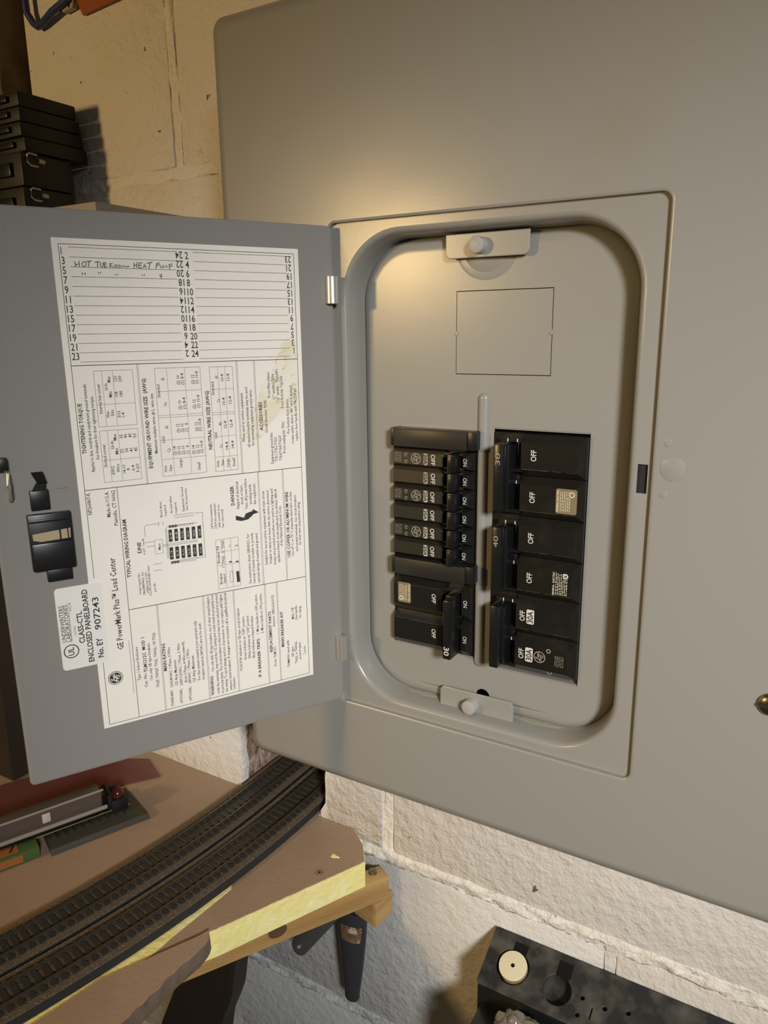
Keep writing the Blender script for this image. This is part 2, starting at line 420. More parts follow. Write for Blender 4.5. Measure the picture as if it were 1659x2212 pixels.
mb.loft([rr(CX0, CX1, CZ0, CZ1, 0.009, 0.014), rr(CX0, CX1, CZ0, CZ1, 0.009, 0.0055), rr(CX0+.0006, CX1-.0006, CZ0+.0006, CZ1-.0006, 0.009, 0.0042),
         rr(CX0+.0045, CX1-.0045, CZ0+.0045, CZ1-.0045, 0.009, 0.0010), rr(CX0+.008, CX1-.008, CZ0+.008, CZ1-.008, 0.008, 0.0), rr(CX0+.0088, CX1-.0088, CZ0+.0088, CZ1-.0088, 0.008, 0.0), rr(-.0020, TW+.0020, -THt-.0020, .0020, 0.007, 0.0),
         rr(-.0012, TW+.0012, -THt-.0012, .0012, 0.0062, 0.0), rr(-.0002, TW+.0002, -THt-.0002, .0002, 0.0052, 0.0006), rr(0, TW, -THt, 0, 0.005, 0.0036)])
build(mb, 'cover', [GREY], panel, ang=40)
# door frame: flat flange with latch slot, then the drawn wall of the recess
LX0, LX1, LZ0, LZ1, LR = 0.0095, 0.1960, -0.3225, -0.0072, 0.040
FY = 0.0034
slot = [(0.1997, -0.1390), (0.2052, -0.1390), (0.2052, -0.1552), (0.1997, -0.1552)]
me = plate_mesh([[(p.x, p.z) for p in rr(-.0005, TW+.0005, -THt-.0005, .0005, 0.005, 0)], [(p.x, p.z) for p in rr(LX0-.0030, LX1+.0030, LZ0-.0030, LZ1+.0030, LR+.0030, 0, 12)], slot], 0.0008)
mb = MB(); mb.mesh_from(me, lambda c: Vector((c.x, FY+0.0004-c.z, c.y)))
def lp(d, y): return rr(LX0+d, LX1-d, LZ0+d, LZ1-d, LR-d, y, 12)
mb.loft([lp(-.0030, FY), lp(-.0024, FY), lp(-.0010, FY+.0002), lp(.0002, FY+.0010), lp(.0010, FY+.0024), lp(.0016, FY+.0045), lp(.0024, FY+.014), lp(.0027, FY+.0205), lp(.0031, FY+.0222)], 0)
frame = build(mb, 'door_frame', [GREY], panel, ang=45)
mb = MB(); mb.box(0.1985, 0.2065, FY+0.002, FY+0.014, -0.1565, -0.1375)
build(mb, 'latch_keeper', [DARKIN], panel)
# deadfront plate
DY = 0.0200
dx0, dx1, dz0, dz1, dr = 0.0122, 0.1933, -0.3200, -0.0100, 0.0375
def dl(d, y): return rr(dx0+d, dx1-d, dz0+d, dz1-d, dr-d, y, 12)
SL = (0.0358, 0.0972, -0.2838, -0.1290); SR = (0.1082, 0.1686, -0.2872, -0.1258); KO = (0.0818, 0.1426, -0.0930, -0.0436)
def rect(r, g=0): return [(r[0]-g, r[2]-g), (r[1]+g, r[2]-g), (r[1]+g, r[3]+g), (r[0]-g, r[3]+g)]
holeB = circle2(0.1043, -0.3098, 0.0050, 20)
me = plate_mesh([[(p.x, p.z) for p in dl(.0094, 0)], rect(SL), rect(SR), rect(KO, 0.0005), holeB], 0.0012)
mb = MB(); mb.mesh_from(me, lambda c: Vector((c.x, DY+0.0006-c.z, c.y)))
mb.loft([dl(-.0003, DY+.0052), dl(.0003, DY+.0040), dl(.0014, DY+.0026), dl(.0032, DY+.0012), dl(.0056, DY+.0003), dl(.0080, DY), dl(.0094, DY)], 0)
# bent-in flanges of the slots
for s in (SL, SR):
    mb.box(s[0], s[1], DY+.0008, DY+.016, s[3]-.0008, s[3]); mb.box(s[0], s[1], DY+.0008, DY+.016, s[2], s[2]+.0006)
    mb.add([(s[0], DY+.001, s[3]), (s[1], DY+.001, s[3]), (s[1], DY+.010, s[3]-.0020), (s[0], DY+.010, s[3]-.0020)], [(0, 1, 2, 3)])
dead = build(mb, 'deadfront', [GREY], panel, ang=40)
mb = MB(); mb.box(KO[0], KO[1], DY-.0001, DY+.0011, KO[2], KO[3], 0)
for kx in (KO[0], KO[1]): mb.cyl((kx, DY+.0006, -.0684), (kx, DY-.0006, -.0684), 0.0018, 0.0013, 16, 0)
build(mb, 'main_knockout', [GREY], dead)
mb = MB()     # pressed rib between the two rows
ribx, ribr = 0.1010, 0.0036
loops = []
for d, y in ((0, DY+.0002), (.0004, DY-.0011), (.0012, DY-.0020), (.0024, DY-.0025), (.0034, DY-.0026)):
    loops.append(rr(ribx-ribr+d, ribx+ribr-d, -0.2885+d, -0.1045-d, ribr-d-.00005, y, 8))
mb.loft(loops, 0, True, True, False, True)
build(mb, 'centre_rib', [GREY], dead, ang=60)
mb = MB()     # round embossing under the upper tab
for rad, h in ((0.0205, .0004), (0.0165, .0009)):
    n = 36; a = [Vector((0.1010+rad*math.cos(2*math.pi*i/n), DY+.0001, -.0190+rad*.93*math.sin(2*math.pi*i/n))) for i in range(n)]
    b = [Vector((0.1010+(rad-.003)*math.cos(2*math.pi*i/n), DY-h, -.0190+(rad-.003)*.93*math.sin(2*math.pi*i/n))) for i in range(n)]
    a = [p for p in a]; b = [p for p in b]
    for l in (a, b):
        for p in l: p.z = min(p.z, -0.0165)
    mb.loft([a, b], 0, True, True, False, True)
build(mb, 'tab_embossing', [GREY], dead, ang=60)
def tab(x0, x1, z0, z1, round_low):
    mb = MB(); r = 0.003
    pts = []
    def corner(cx, cz, a0):
        for i in range(6):
            a = R(a0+90*i/5); pts.append((cx+r*math.cos(a), cz+r*math.sin(a)))
    if round_low:
        pts += [(x1, z1), (x0, z1)]; corner(x0+r, z0+r, 180); corner(x1-r, z0+r, 270)
    else:
        pts += [(x0, z0), (x1, z0)]; corner(x1-r, z1-r, 0); corner(x0+r, z1-r, 90)
    me = plate_mesh([pts], 0.0016, 0.0005)
    mb.mesh_from(me, lambda c: Vector((c.x, DY-0.0048-c.z, c.y)))
    for v in mb.v: pass
    mb2 = [Vector(v) for v in mb.v]
    zc = z1 if round_low else z0
    mb.box(x0+.001, x1-.001, DY-.0045, DY+.0005, zc-.0006, zc+.0006)
    if round_low: mb.add([(x0, DY-.004, z0+.003), (x0, DY-.004, z1), (x0, DY+.0002, z1), (x0, DY+.0002, z0+.003)], [(0, 1, 2, 3)])
    return mb
build(tab(0.0768, 0.1290, -0.0242, -0.0112, True), 'cover_tab', [GREY], dead, ang=50)
build(tab(0.0752, 0.1278, -0.3205, -0.3072, False), 'cover_tab', [GREY], dead, ang=50)
for kx, kz in ((0.0988, -0.0180), (0.0988, -0.3150)):
    mb = MB(); mb.cyl((kx, DY-.004, kz), (kx, DY-.0125, kz), 0.0050, n=28, bev=0.0010)
    mb.cyl((kx, DY-.0122, kz), (kx, DY-.0127, kz), 0.0016, 0.0012, 12)
    build(mb, 'thumb_screw', [KNOB], dead)
mb = MB()     # dust lying on the lower ledge of the recess
loops = []
n = 40
mbv = []
for i in range(n+1):
    x = 0.045+0.115*i/n
    k = 0.5+0.5*noise.noise(Vector((x*60, 3, 1)))
    y1 = FY+0.010+0.0075*(1-k); y0 = FY+0.0225
    loops.append([Vector((x, y0, LZ0+.0027)), Vector((x, (y0+y1)/2, LZ0+.0031)), Vector((x, y1, LZ0+.0021))])
mb.loft(loops, 0, True, False)
build(mb, 'dust_film', [DUST], frame, ang=80)
# punched discs and screw on the cover
for (x, z, r) in ((0.2153, -0.1258, .0023), (0.2186, -0.1400, .0066), (0.2150, -0.1540, .0023)):
    mb = MB(); mb.cyl((x, 0.0002, z), (x, -0.00022, z), r, r-.0001, 32, 0, True, True, bev=0.00015)
    build(mb, 'knockout_disc', [GREY], panel)
mb = MB(); prof = []
for i in range(6):
    a = R(90*i/5); prof.append((-.0005-.0030*math.sin(a), 0.0062*math.cos(a)+.0001))
n = 28
mb.loft([[Vector((0.2770+r*math.cos(2*math.pi*k/n), y, -.2620+r*math.sin(2*math.pi*k/n))) for k in range(n)] for y, r in [(0.0003, .0064)]+prof], 0, True, True, True, True)
mb.box(0.2722, 0.2818, -.0038, -.0030, -.2627, -.2613, 1)
build(mb, 'cover_screw', [BRASS, DARKIN], panel)

# ------------------------------------------------------------------ door (local axes: x from hinge to free edge, y out of its inner face, z up)
DWd, DT, DB = 0.2090, -0.0020, -0.3266
dm = MB()
def drr(x0, x1, z0, z1, r, y): return rr(x0, x1, z0, z1, r, y, 5)
dm.loft([drr(0.001, DWd, DB, DT, .0030, -0.0120), drr(0.0, DWd+.0004, DB-.0003, DT+.0003, .0032, -0.0016), drr(0.0002, DWd+.0002, DB, DT, .0030, -0.0003), drr(.0012, DWd-.0010, DB+.0010, DT-.0010, .0025, 0.0), drr(.0018, DWd-.0016, DB+.0016, DT-.0016, .0020, 0.0)], 0, True, True, False, True)
door = build(dm, 'door', [GREYD], panel, local=True, ang=40)
door.location = DP0-panel.location
door.rotation_euler = (0, 0, math.pi+TH)
def dpart(mb, name, mats, ang=35):
    o = build(mb, name, mats, door, local=True, ang=ang); return o
def dq(px, py, y=0.0):
    s, z = door_sz(px, py); return Vector((s, y, z))
# directory card ----------------------------------------------------
def z1(x, y): return (90+x/2.765, 490+y/2.765)
def z2(x, y): return (100+x/2.765, 760+y/2.765)
def z3(x, y): return (100+x/2.6758, 1180+y/2.6758)
CS0, CS1, CZT, CZB = 0.0237, 0.16525, -0.0166, -0.3020
YP, YI = 0.00025, 0.00033
card = MB()
card.box(CS0, CS1, 0.00002, YP, CZB, CZT)
def cln(a, b, wd=0.00028, y=YI, mi=1, snap=True):
    """printed rule between two photo points, squared up to the card"""
    p = door_sz(*a); q = door_sz(*b)
    if snap:
        if abs(p[0]-q[0]) < abs(p[1]-q[1]): m = (p[0]+q[0])/2; p, q = (m, p[1]), (m, q[1])
        else: m = (p[1]+q[1])/2; p, q = (p[0], m), (q[0], m)
    stroke(card, [p, q], wd, mi, lambda s, z: Vector((s, y, z)))
def ctx(a, b, s, h, bold=0.0, mi=1, y=YI, res=1, mb=None):
    """printed text: photo points of baseline start and end; squared up to the card"""
    p = Vector(door_sz(*a)); q = Vector(door_sz(*b)); d = q-p
    if abs(d.x) > abs(d.y): e = Vector((-1, 0)) if d.x < 0 else Vector((1, 0)); wd = abs(d.x); m = (p.y+q.y)/2; p = Vector((p.x, m))
    else: e = Vector((0, 1)) if d.y > 0 else Vector((0, -1)); wd = abs(d.y); m = (p.x+q.x)/2; p = Vector((m, p.y))
    # glyph up: seen from the front s runs to the left, so up is e turned clockwise in (s, z)
    up = Vector((e.y, -e.x))
    put_text(mb or card, s, (p.x, y, p.y), Vector((e.x, 0, e.y)), Vector((up.x, 0, up.y)), wd, h, mi, bold, res)
def cnum(u, v, s, h, flip=False, right=False):
    """upright (or upside-down) number at card position u (from left), v (from top), metres"""
    me, w0 = text_mesh(s, 0.0, 2); wd = w0*h*0.78
    s0 = CS1-u; z0 = CZT-v
    ex, ey = (Vector((-1, 0, 0)), Vector((0, 0, 1))) if not flip else (Vector((1, 0, 0)), Vector((0, 0, -1)))
    o = Vector((s0, YI, z0))
    if right: o = o-ex*wd
    put_text(card, s, o, ex, ey, wd, h, 1, 0.012, 2)
# border and main dividers
bl, br, bt, bb = door_sz(*z1(97, 100))[0], door_sz(*z1(1503, 160))[0], door_sz(*z1(97, 100))[1], door_sz(*z3(365, 1030))[1]
P = lambda s, z: Vector((s, YI, z))
def rule(s0, z0, s1, z1_, wd=0.0003): stroke(card, [(s0, z0), (s1, z1_)], wd, 1, P)
vd1 = door_sz(*z1(845, 810))[1]; vd2 = door_sz(*z2(880, 758))[1]; vd3 = door_sz(*z3(990, 270))[1]
sl = door_sz(*z2(425, 850))[0]
rule(bl, bt, br, bt); rule(bl, bb, br, bb); rule(bl, bt, bl, door_sz(*z2(275, 1355))[1]); rule(bl, door_sz(*z3(325, 672))[1], bl, bb); rule(br, bt, br, bb)
rule(bl, vd1, br, vd1, .0004); rule(bl, vd2, br, vd2, .0004); rule(sl, vd3, br, vd3, .0004); rule(sl, vd2, sl, bb, .0003)
cln(z3(475, 545), z3(508, 850), 0.0002)
def dbl(a, za, zb):
    s = door_sz(*a)[0]
    for d in (-.00035, .00035): rule(s+d, za, s+d, zb, .00018)
dbl(z1(600, 1170), vd1, vd2); dbl(z1(1180, 1130), vd1, vd2); dbl(z1(1283, 1130), vd1, vd2)
dbl(z2(1280, 1040), vd2, vd3); dbl(z2(1424, 1030), vd2, vd3)
for a in ((665, 640), (925, 580), (1098, 548), (1275, 490), (1343, 478)): dbl(z3(*a), vd3, bb)
# directory rules and numbers
uL0, uL1 = door_sz(*z1(195, 465))[0], door_sz(*z1(822, 480))[0]
uR0, uR1 = door_sz(*z1(922, 470))[0], door_sz(*z1(1470, 480))[0]
zl0, zl1 = door_sz(*z1(162, 121))[1], door_sz(*z1(228, 808))[1]
for i in range(13):
    z = zl0+(zl1-zl0)*i/12
    rule(uL0, z, uL1, z, .00022); rule(uR0, z, uR1, z, .00022)
uc = (CS1-door_sz(*z1(145, 450))[0], CS1-door_sz(*z1(866, 480))[0], CS1-door_sz(*z1(1497, 500))[0])
for i in range(12):
    v = CZT-(zl0+(zl1-zl0)*(i+0.72)/12); v2 = CZT-(zl0+(zl1-zl0)*(i+0.76)/12)
    n = str(2*i+1); cnum(uc[0], v2, n, .0039)
    n = str(2*i+2); cnum(uc[1]+0.0010, v2, n, .0039)
    n = str(24-2*i); cnum(uc[1]-0.0004-(.0004 if len(n) == 1 else 0), v2-.0039, n, .0039, flip=True)
    n = str(23-2*i); cnum(uc[2]+0.0002, v2-.0039, n, .0039, flip=True)
H1 = 0.00185; HB = 0.0022
T = [
 (1,265,1355,240,1055,'TIGHTENING TORQUE',HB,1),(1,315,1465,265,935,'Apples to line, neutral and equipment ground terminals.',H1,0),
 (1,340,1390,310,1010,'See breakers for their tightening torque.',H1,0),(1,392,1435,380,1300,'Slotted screw',H1,0),
 (1,440,1480,432,1430,'AWG',H1,0),(1,468,1465,462,1415,'Wire',H1,0),(1,505,1470,498,1420,'14-10',H1,0),(1,527,1452,525,1440,'8',H1,0),(1,557,1455,552,1422,'6-4',H1,0),(1,585,1464,578,1412,'3-2/0',H1,0),
 (1,432,1325,427,1278,'Lb-In',H1,0),(1,460,1357,455,1320,'Min',H1,0),(1,448,1275,443,1235,'Max',H1,0),
 (1,490,1350,487,1325,'32',H1,0),(1,517,1345,514,1320,'36',H1,0),(1,545,1342,542,1320,'41',H1,0),(1,572,1340,569,1315,'45',H1,0),
 (1,485,1262,482,1238,'35',H1,0),(1,510,1260,508,1235,'40',H1,0),(1,537,1257,535,1232,'45',H1,0),(1,565,1258,562,1232,'50',H1,0),
 (1,365,1115,345,940,'Internal hex screw',H1,0),(1,405,1137,402,1102,'Hex',H1,0),(1,432,1130,428,1092,'Size',H1,0),(1,473,1138,468,1098,'3/16',H1,0),(1,497,1135,493,1108,'1-4',H1,0),
 (1,395,975,390,935,'Lb-In',H1,0),(1,422,1018,417,982,'Min',H1,0),(1,412,930,407,893,'Max',H1,0),(1,457,1015,453,983,'108',H1,0),(1,485,1012,480,978,'180',H1,0),(1,450,922,445,890,'120',H1,0),(1,478,925,473,888,'200',H1,0),
 (1,665,1440,618,905,'EQUIPMENT GROUND WIRE SIZE  (AWG)',HB,1),(1,695,1352,662,995,'Maximum multiple wires (# L. wire size',H1,0),
 (1,750,1462,746,1425,'Hole',H1,0),(1,780,1458,776,1420,'Size',H1,0),(1,840,1434,835,1385,'Large',H1,0),(1,950,1450,945,1406,'Small',H1,0),
 (1,738,1290,733,1252,'Solid',H1,0),(1,710,1020,702,942,'Stranded',H1,0),(1,770,1345,766,1322,'Cu',H1,0),(1,757,1205,754,1188,'Al',H1,0),(1,748,1072,744,1048,'Cu',H1,0),(1,733,918,730,902,'Al',H1,0),
 (1,805,1362,800,1310,'(2) 14',H1,0),(1,830,1360,826,1308,'(3) 12',H1,0),(1,856,1358,852,1306,'(2) 10',H1,0),(1,882,1356,878,1304,'(1)   8',H1,0),
 (1,917,1357,912,1303,'(3) 14',H1,0),(1,943,1354,938,1300,'(2) 12',H1,0),(1,967,1350,960,1277,'(1) 10-8',H1,0),
 (1,825,1228,820,1175,'(3) 12',H1,0),(1,850,1226,846,1173,'(2) 10',H1,0),(1,875,1224,871,1171,'(1)   8',H1,0),(1,935,1220,930,1165,'(2) 12',H1,0),(1,957,1220,950,1144,'(1) 10-8',H1,0),
 (1,835,1090,831,1036,'(2) 10',H1,0),(1,862,1088,857,1018,'(1) 8-4',H1,0),(1,922,1085,916,1030,'(2) 12',H1,0),(1,947,1080,941,1003,'(1) 10-8',H1,0),
 (1,825,942,821,886,'(2) 10',H1,0),(1,850,942,845,874,'(1) 8-4',H1,0),(1,912,938,907,882,'(2) 12',H1,0),(1,937,937,930,862,'(1) 10-8',H1,0),
 (1,1022,1328,993,978,'NEUTRAL WIRE SIZE (AWG)',HB,1),(1,1063,1432,1058,1395,'Hole',H1,0),(1,1090,1425,1086,1388,'Size',H1,0),(1,1122,1432,1116,1382,'Large',H1,0),(1,1158,1430,1152,1380,'Small',H1,0),
 (1,1050,1265,1046,1228,'Solid',H1,0),(1,1032,1005,1025,925,'Stranded',H1,0),(1,1082,1320,1078,1298,'Cu',H1,0),(1,1075,1187,1072,1168,'Al',H1,0),(1,1065,1050,1061,1027,'Cu',H1,0),(1,1052,907,1049,890,'Al',H1,0),
 (1,1117,1328,1110,1282,'14-8',H1,0),(1,1150,1320,1145,1275,'14-8',H1,0),(1,1107,1200,1100,1158,'12-8',H1,0),(1,1142,1195,1136,1150,'12-8',H1,0),(1,1097,1062,1092,1020,'10-4',H1,0),(1,1135,1055,1128,1010,'12-8',H1,0),(1,1087,920,1082,880,'10-4',H1,0),(1,1122,918,1117,876,'12-8',H1,0),
 (1,1218,1285,1195,990,'When used as service equipment,',H1,0),(1,1247,1315,1225,958,'all unused neutral terminals may be used',H1,0),(1,1272,1305,1250,970,'for terminating equipment ground wires.',H1,0),
 (1,1325,1215,1310,1045,'ACCESSORIES',HB,1),(1,1352,1230,1338,1035,'Circuit directory: TD42',H1,0),(1,1367,1020,1355,865,'Front filler plates:',H1,0),(1,1395,1030,1385,880,'½" width - TFH',H1,0),(1,1420,1028,1408,850,'1" width - TQLFP1',H1,0),(1,1447,1082,1432,890,'Door lock kit: TQL106',H1,0),
 (1,1388,1412,1375,1230,'Equipment ground kits',H1,0),(1,1412,1400,1398,1252,'TGL1,TGL2,TGL3,',H1,0),(1,1437,1395,1425,1245,'TGL4,TGL8,TGL20',H1,0),(1,1460,1350,1445,1165,'Front sealing kit: TFS1',H1,0),
 (1,1482,1232,1470,1025,'For bottom feed device,',H1,0),(1,1510,1292,1488,945,'rotate entire device 180° and if desired,',H1,0),(1,1532,1275,1515,962,'replace door handle with TRL228 kit.',H1,0),
 (2,275,972,258,842,'NP266867-K',.0022,0),(2,385,985,370,832,'Made in U.S.A.',.0022,0),(2,428,1035,408,825,'Plainville, CT 06062',.0022,0),(2,508,1345,475,1000,'TYPICAL WIRING DIAGRAM',.0023,1),
 (2,568,1200,562,1135,'LINE',.0021,1),(2,592,1210,582,1115,'6-2/0  Cu-Al',.0014,0),(2,695,985,685,895,'Bond when',.0015,0),(2,720,980,712,915,'required',.0015,0),(2,755,965,745,860,'Ground when',.0015,0),(2,782,965,775,900,'required',.0015,0),
 (2,828,950,812,808,'Equipment Ground',.0015,0),(2,848,945,835,815,'See Accessories',.0015,0),(2,998,1055,985,910,'24 Poles maximum',.0015,0),(2,1020,1055,1008,905,'(18 Poles maximum',.0015,0),(2,1042,1048,1030,912,'with neutral cross',.0015,0),(2,1065,1045,1050,940,'bar removed)',.0015,0),
 (2,1125,915,1115,800,'DANGER',.0023,1),(2,1155,935,1142,775,'Hazard of electrical',H1,0),(2,1178,910,1168,795,'shock or burn.',H1,0),(2,1205,937,1192,757,'Turn off power before',H1,0),(2,1230,910,1218,790,'working inside',H1,0),(2,1255,910,1243,785,'this equipment.',H1,0),
 (2,685,1180,680,1142,'Main',.0016,0),(2,1055,1385,1045,1320,'Breaker',H1,0),(2,1075,1380,1068,1325,'Symbol',H1,0),(2,1040,1260,1028,1160,'Breaker Fill',H1,0),(2,1067,1285,1060,1215,'1" THQL',H1,0),(2,1065,1200,1055,1125,'½" THQP',H1,0),(2,1108,1256,1107,1248,'1',H1,0),(2,1148,1254,1147,1246,'1',H1,0),(2,1142,1162,1141,1148,'2',H1,0),(2,1100,1166,1099,1148,'-',H1,0),
 (2,1225,1382,1210,1085,'See instruction sheet GEH5021, for',H1,0),(2,1250,1380,1232,1080,'removal of neutral crossbar to provide',H1,0),(2,1278,1378,1258,1080,'optional wiring of neutral and ground.',H1,0),
 (2,1322,1270,1300,830,'Suitable for use as service equipment with main circuit',H1,0),(2,1348,1262,1325,825,'breaker or when not more than six service disconnect',H1,0),(2,1372,1268,1350,818,'means are provided and when not used as a lighting and',H1,0),(2,1395,1255,1375,820,'appliance branch circuit panelboard. See Article 384-14',H1,0),(2,1412,1160,1400,918,'of the National Electrical Code.',H1,0),
 (2,1460,1225,1440,835,'USE COPPER OR ALUMINUM WIRE',.0021,1),(2,1480,1218,1462,835,'Use 60°C or 75°C ampacity sized wire on line',H1,0),(2,1505,1190,1488,855,'and neutral terminals. See circuit breakers',H1,0),(2,1525,1150,1508,895,'for their wire temperature rating.',H1,0),
 (3,450,592,392,65,'GE PowerMark Plus™ Load Center',.0036,0),(3,550,278,540,152,'Order lug kit No.',.0015,0),(3,572,280,562,145,'286A8894G1 for',.0015,0),(3,592,270,582,150,'additional 6-2/0',.0015,0),(3,608,285,595,110,'Cu-Al terminals lone',.0015,0),(3,635,262,630,210,'per kit.',.0015,0),
 (3,548,772,525,580,'Type 1 Indoor Enclosure',H1,0),(3,588,812,576,720,'Cat. No.:',H1,0),(3,588,722,562,525,'TLM1212C  MOD 1',.0021,1),(3,615,770,597,558,'Use only GE type breakers',H1,0),(3,652,812,628,495,'THQP, THHQP, THQL, THHQL, OR TXQL',H1,0),
 (3,697,718,685,560,'MAIN RATING',.0021,1),(3,740,920,730,828,'STANDARD:',H1,0),(3,735,810,712,582,'120/240VAC, 1 Phase, 3 Wire',H1,0),(3,762,800,748,655,'125 Amp Maximum',H1,0),(3,792,905,783,820,'OPTIONAL:',H1,0),(3,790,800,768,560,'208Y/120VAC, 1 Phase, 3 Wire',H1,0),(3,815,785,795,550,'(from 3 Phase, 4 Wire network)',H1,0),
 (3,845,890,835,808,'OPTIONAL:',H1,0),(3,838,790,822,592,'240VAC, 1 Phase, 2 Wire',H1,0),(3,865,780,850,630,'125 Amp Maximum',H1,0),(3,892,770,865,430,'For this system neutral is not used and only',H1,0),(3,918,765,890,442,'breakers rated at 240VAC are to be used.',H1,0),
 (3,972,858,962,745,'WARNING:',.0020,1),(3,970,720,938,290,'Use only with GE type breakers, use of other circuit breakers',H1,0),(3,1000,850,965,280,'voids the warranty, may void the UL Listing and could result in property loss',H1,0),(3,1025,848,990,275,'or personal injury. The circuit breakers in this box have been selected to protect',H1,0),(3,1048,838,1015,275,'the wiring. To avoid damage and loss of protection, do not replace with higher',H1,0),(3,1072,828,1040,268,'ampere rated breakers. If changes are necessary call a qualified electrical',H1,0),(3,1095,825,1088,752,'contractor.',H1,0),
 (3,1135,715,1112,355,'POSI-VU® indication on GE type circuit breakers:',H1,0),(3,1158,655,1142,405,'Green indicates an "OFF" position',H1,0),(3,1185,645,1165,400,'White indicates an "ON" position',H1,0),(3,1208,640,1190,400,'Black indicates a tripped breaker',H1,0),
 (3,1245,752,1230,528,'IF A BREAKER TRIPS:',.0020,1),(3,1230,505,1215,275,'1. Move handle to OFF position.',H1,0),(3,1258,500,1240,270,'2. Move handle to ON position.',H1,0),(3,1310,608,1295,375,'REPLACEMENT PARTS',.0020,1),(3,1332,688,1325,578,'Front: TLM12C',H1,0),(3,1325,460,1310,280,'Interior: 343L626G132',H1,0),
 (3,1378,578,1362,375,'MAIN BREAKER KIT',.0020,1),(3,1410,695,1400,542,'THM8000 used with',H1,0),(3,1432,638,1427,578,'GE type',H1,0),(3,1455,672,1445,548,'THQL or THHQL',H1,0),(3,1475,652,1467,550,'circuit breaker,',H1,0),(3,1500,620,1495,572,'2 pole.',H1,0),(3,1432,418,1427,352,'Main C/B',H1,0),(3,1453,422,1445,342,'(See handle',H1,0),(3,1475,410,1468,345,'for rating)',H1,0),
]
ZF = {1: z1, 2: z2, 3: z3}
for k, xa, ya, xb, yb, s, h, bo in T:
    ctx(ZF[k](xa, ya), ZF[k](xb, yb), s, h, 0.026 if bo else 0.013)
# tables
def crect(zf, pts, wd=.00018):
    q = [door_sz(*zf(*p)) for p in pts]
    s0 = (q[0][0]+q[3][0])/2; s1 = (q[1][0]+q[2][0])/2; zt = (q[0][1]+q[1][1])/2; zb = (q[2][1]+q[3][1])/2
    rule(s0, zt, s1, zt, wd); rule(s0, zb, s1, zb, wd); rule(s0, zt, s0, zb, wd); rule(s1, zt, s1, zb, wd)
    return s0, s1, zt, zb
def grid(zf, pts, ss, zs, wd=.00016):
    s0, s1, zt, zb = crect(zf, pts)
    for f in ss: a = s0+(s1-s0)*f; rule(a, zt, a, zb, wd)
    for f in zs: a = zt+(zb-zt)*f; rule(s0, a, s1, a, wd)
grid(z1, [(345, 1218), (570, 1205), (600, 1503), (375, 1528)], (.2, .48), (.57,))
grid(z1, [(310, 862), (540, 853), (570, 1180), (340, 1195)], (.2, .48), (.60,))
grid(z1, [(672, 845), (940, 837), (990, 1465), (725, 1490)], (.26, .65), (.21, .43, .45, .66, .84))
grid(z1, [(1000, 838), (1140, 832), (1170, 1448), (1040, 1462)], (.36, .66), (.21, .43, .45, .66, .86))
grid(z2, [(1010, 1125), (1145, 1105), (1160, 1395), (1030, 1415)], (.36, .66), (.25, .52))
# wiring diagram
def cquad(zf, pts, mi=1, y=YI): card.add([Vector((a[0], y, a[1])) for a in (door_sz(*zf(*p)) for p in pts)], [(0, 1, 2, 3)], mi)
for i in range(6):
    x = 728+34.6*i; y = -4.5*i
    cquad(z2, [(x, 1062+y), (x+21, 1060+y), (x+26, 1132+y), (x+4, 1135+y)]); cquad(z2, [(x+6, 1168+y), (x+28, 1165+y), (x+33, 1238+y), (x+11, 1241+y)])
    ctx(z2(x+21, 1118+y), z2(x+17, 1080+y), '%d-%d' % (4*i+2, 4*i+4), .0011, 0, 0, YI+.00005)
    ctx(z2(x+27, 1222+y), z2(x+24, 1186+y), '%d-%d' % (4*i+1, 4*i+3), .0011, 0, 0, YI+.00005)
crect(z2, [(645, 1125), (690, 1118), (700, 1200), (652, 1208)])
for a in [((692, 1158), (905, 1135)), ((692, 1148), (905, 1126)), ((705, 1055), (730, 1235)), ((712, 1055), (738, 1232)), ((715, 1045), (900, 1018)), ((745, 1250), (910, 1228)), ((590, 1140), (645, 1132)), ((600, 1165), (650, 1158)), ((585, 1040), (590, 1105)), ((590, 1035), (670, 1026)), ((670, 1015), (672, 1040)), ((695, 1012), (697, 1035)), ((930, 955), (950, 1222)), ((885, 962), (930, 958)), ((895, 1230), (950, 1225)), ((760, 975), (880, 962)), ((765, 990), (880, 975)), ((905, 1040), (930, 1035)), ((640, 1265), (690, 1265)), ((640, 1308), (690, 1300)), ((540, 1195), (560, 1195))]:
    cln(z2(*a[0]), z2(*a[1]), 0.00022)
for i in range(9):
    for bx, by in ((738, 1043), (752, 1258)):
        s, zz = door_sz(*z2(bx+17*i, by-2.2*i)); stroke(card, [(s+.0006*math.cos(a*.9), zz+.0006*math.sin(a*.9)) for a in range(8)], .0002 if i > 2 else .0007, 1, P)
for bx in (1105, 1143):
    q = [(bx-10, 1310), (bx+8, 1308), (bx+14, 1372), (bx-4, 1375)]
    if bx > 1120: cquad(z2, q)
    else: crect(z2, q, .0002)
# lightning arrow of the danger notice
arr = [(1130, 975), (1175, 990), (1215, 975), (1222, 962), (1240, 958), (1235, 945), (1268, 957), (1240, 978), (1238, 968), (1215, 1002), (1165, 1010), (1160, 1003), (1132, 1005)]
def cpoly(zf, pts, mi=1): card.add([Vector((a[0], YI, a[1])) for a in (door_sz(*zf(*p)) for p in pts)], [tuple(range(len(pts)))], mi)
cquad(z2, [(1130, 978), (1180, 990), (1165, 1010), (1132, 1005)]); cquad(z2, [(1180, 990), (1165, 1010), (1205, 1000), (1190, 965)]); cquad(z2, [(1190, 965), (1205, 1000), (1232, 975), (1228, 950)]); cquad(z2, [(1222, 975), (1268, 957), (1232, 938), (1230, 950)])
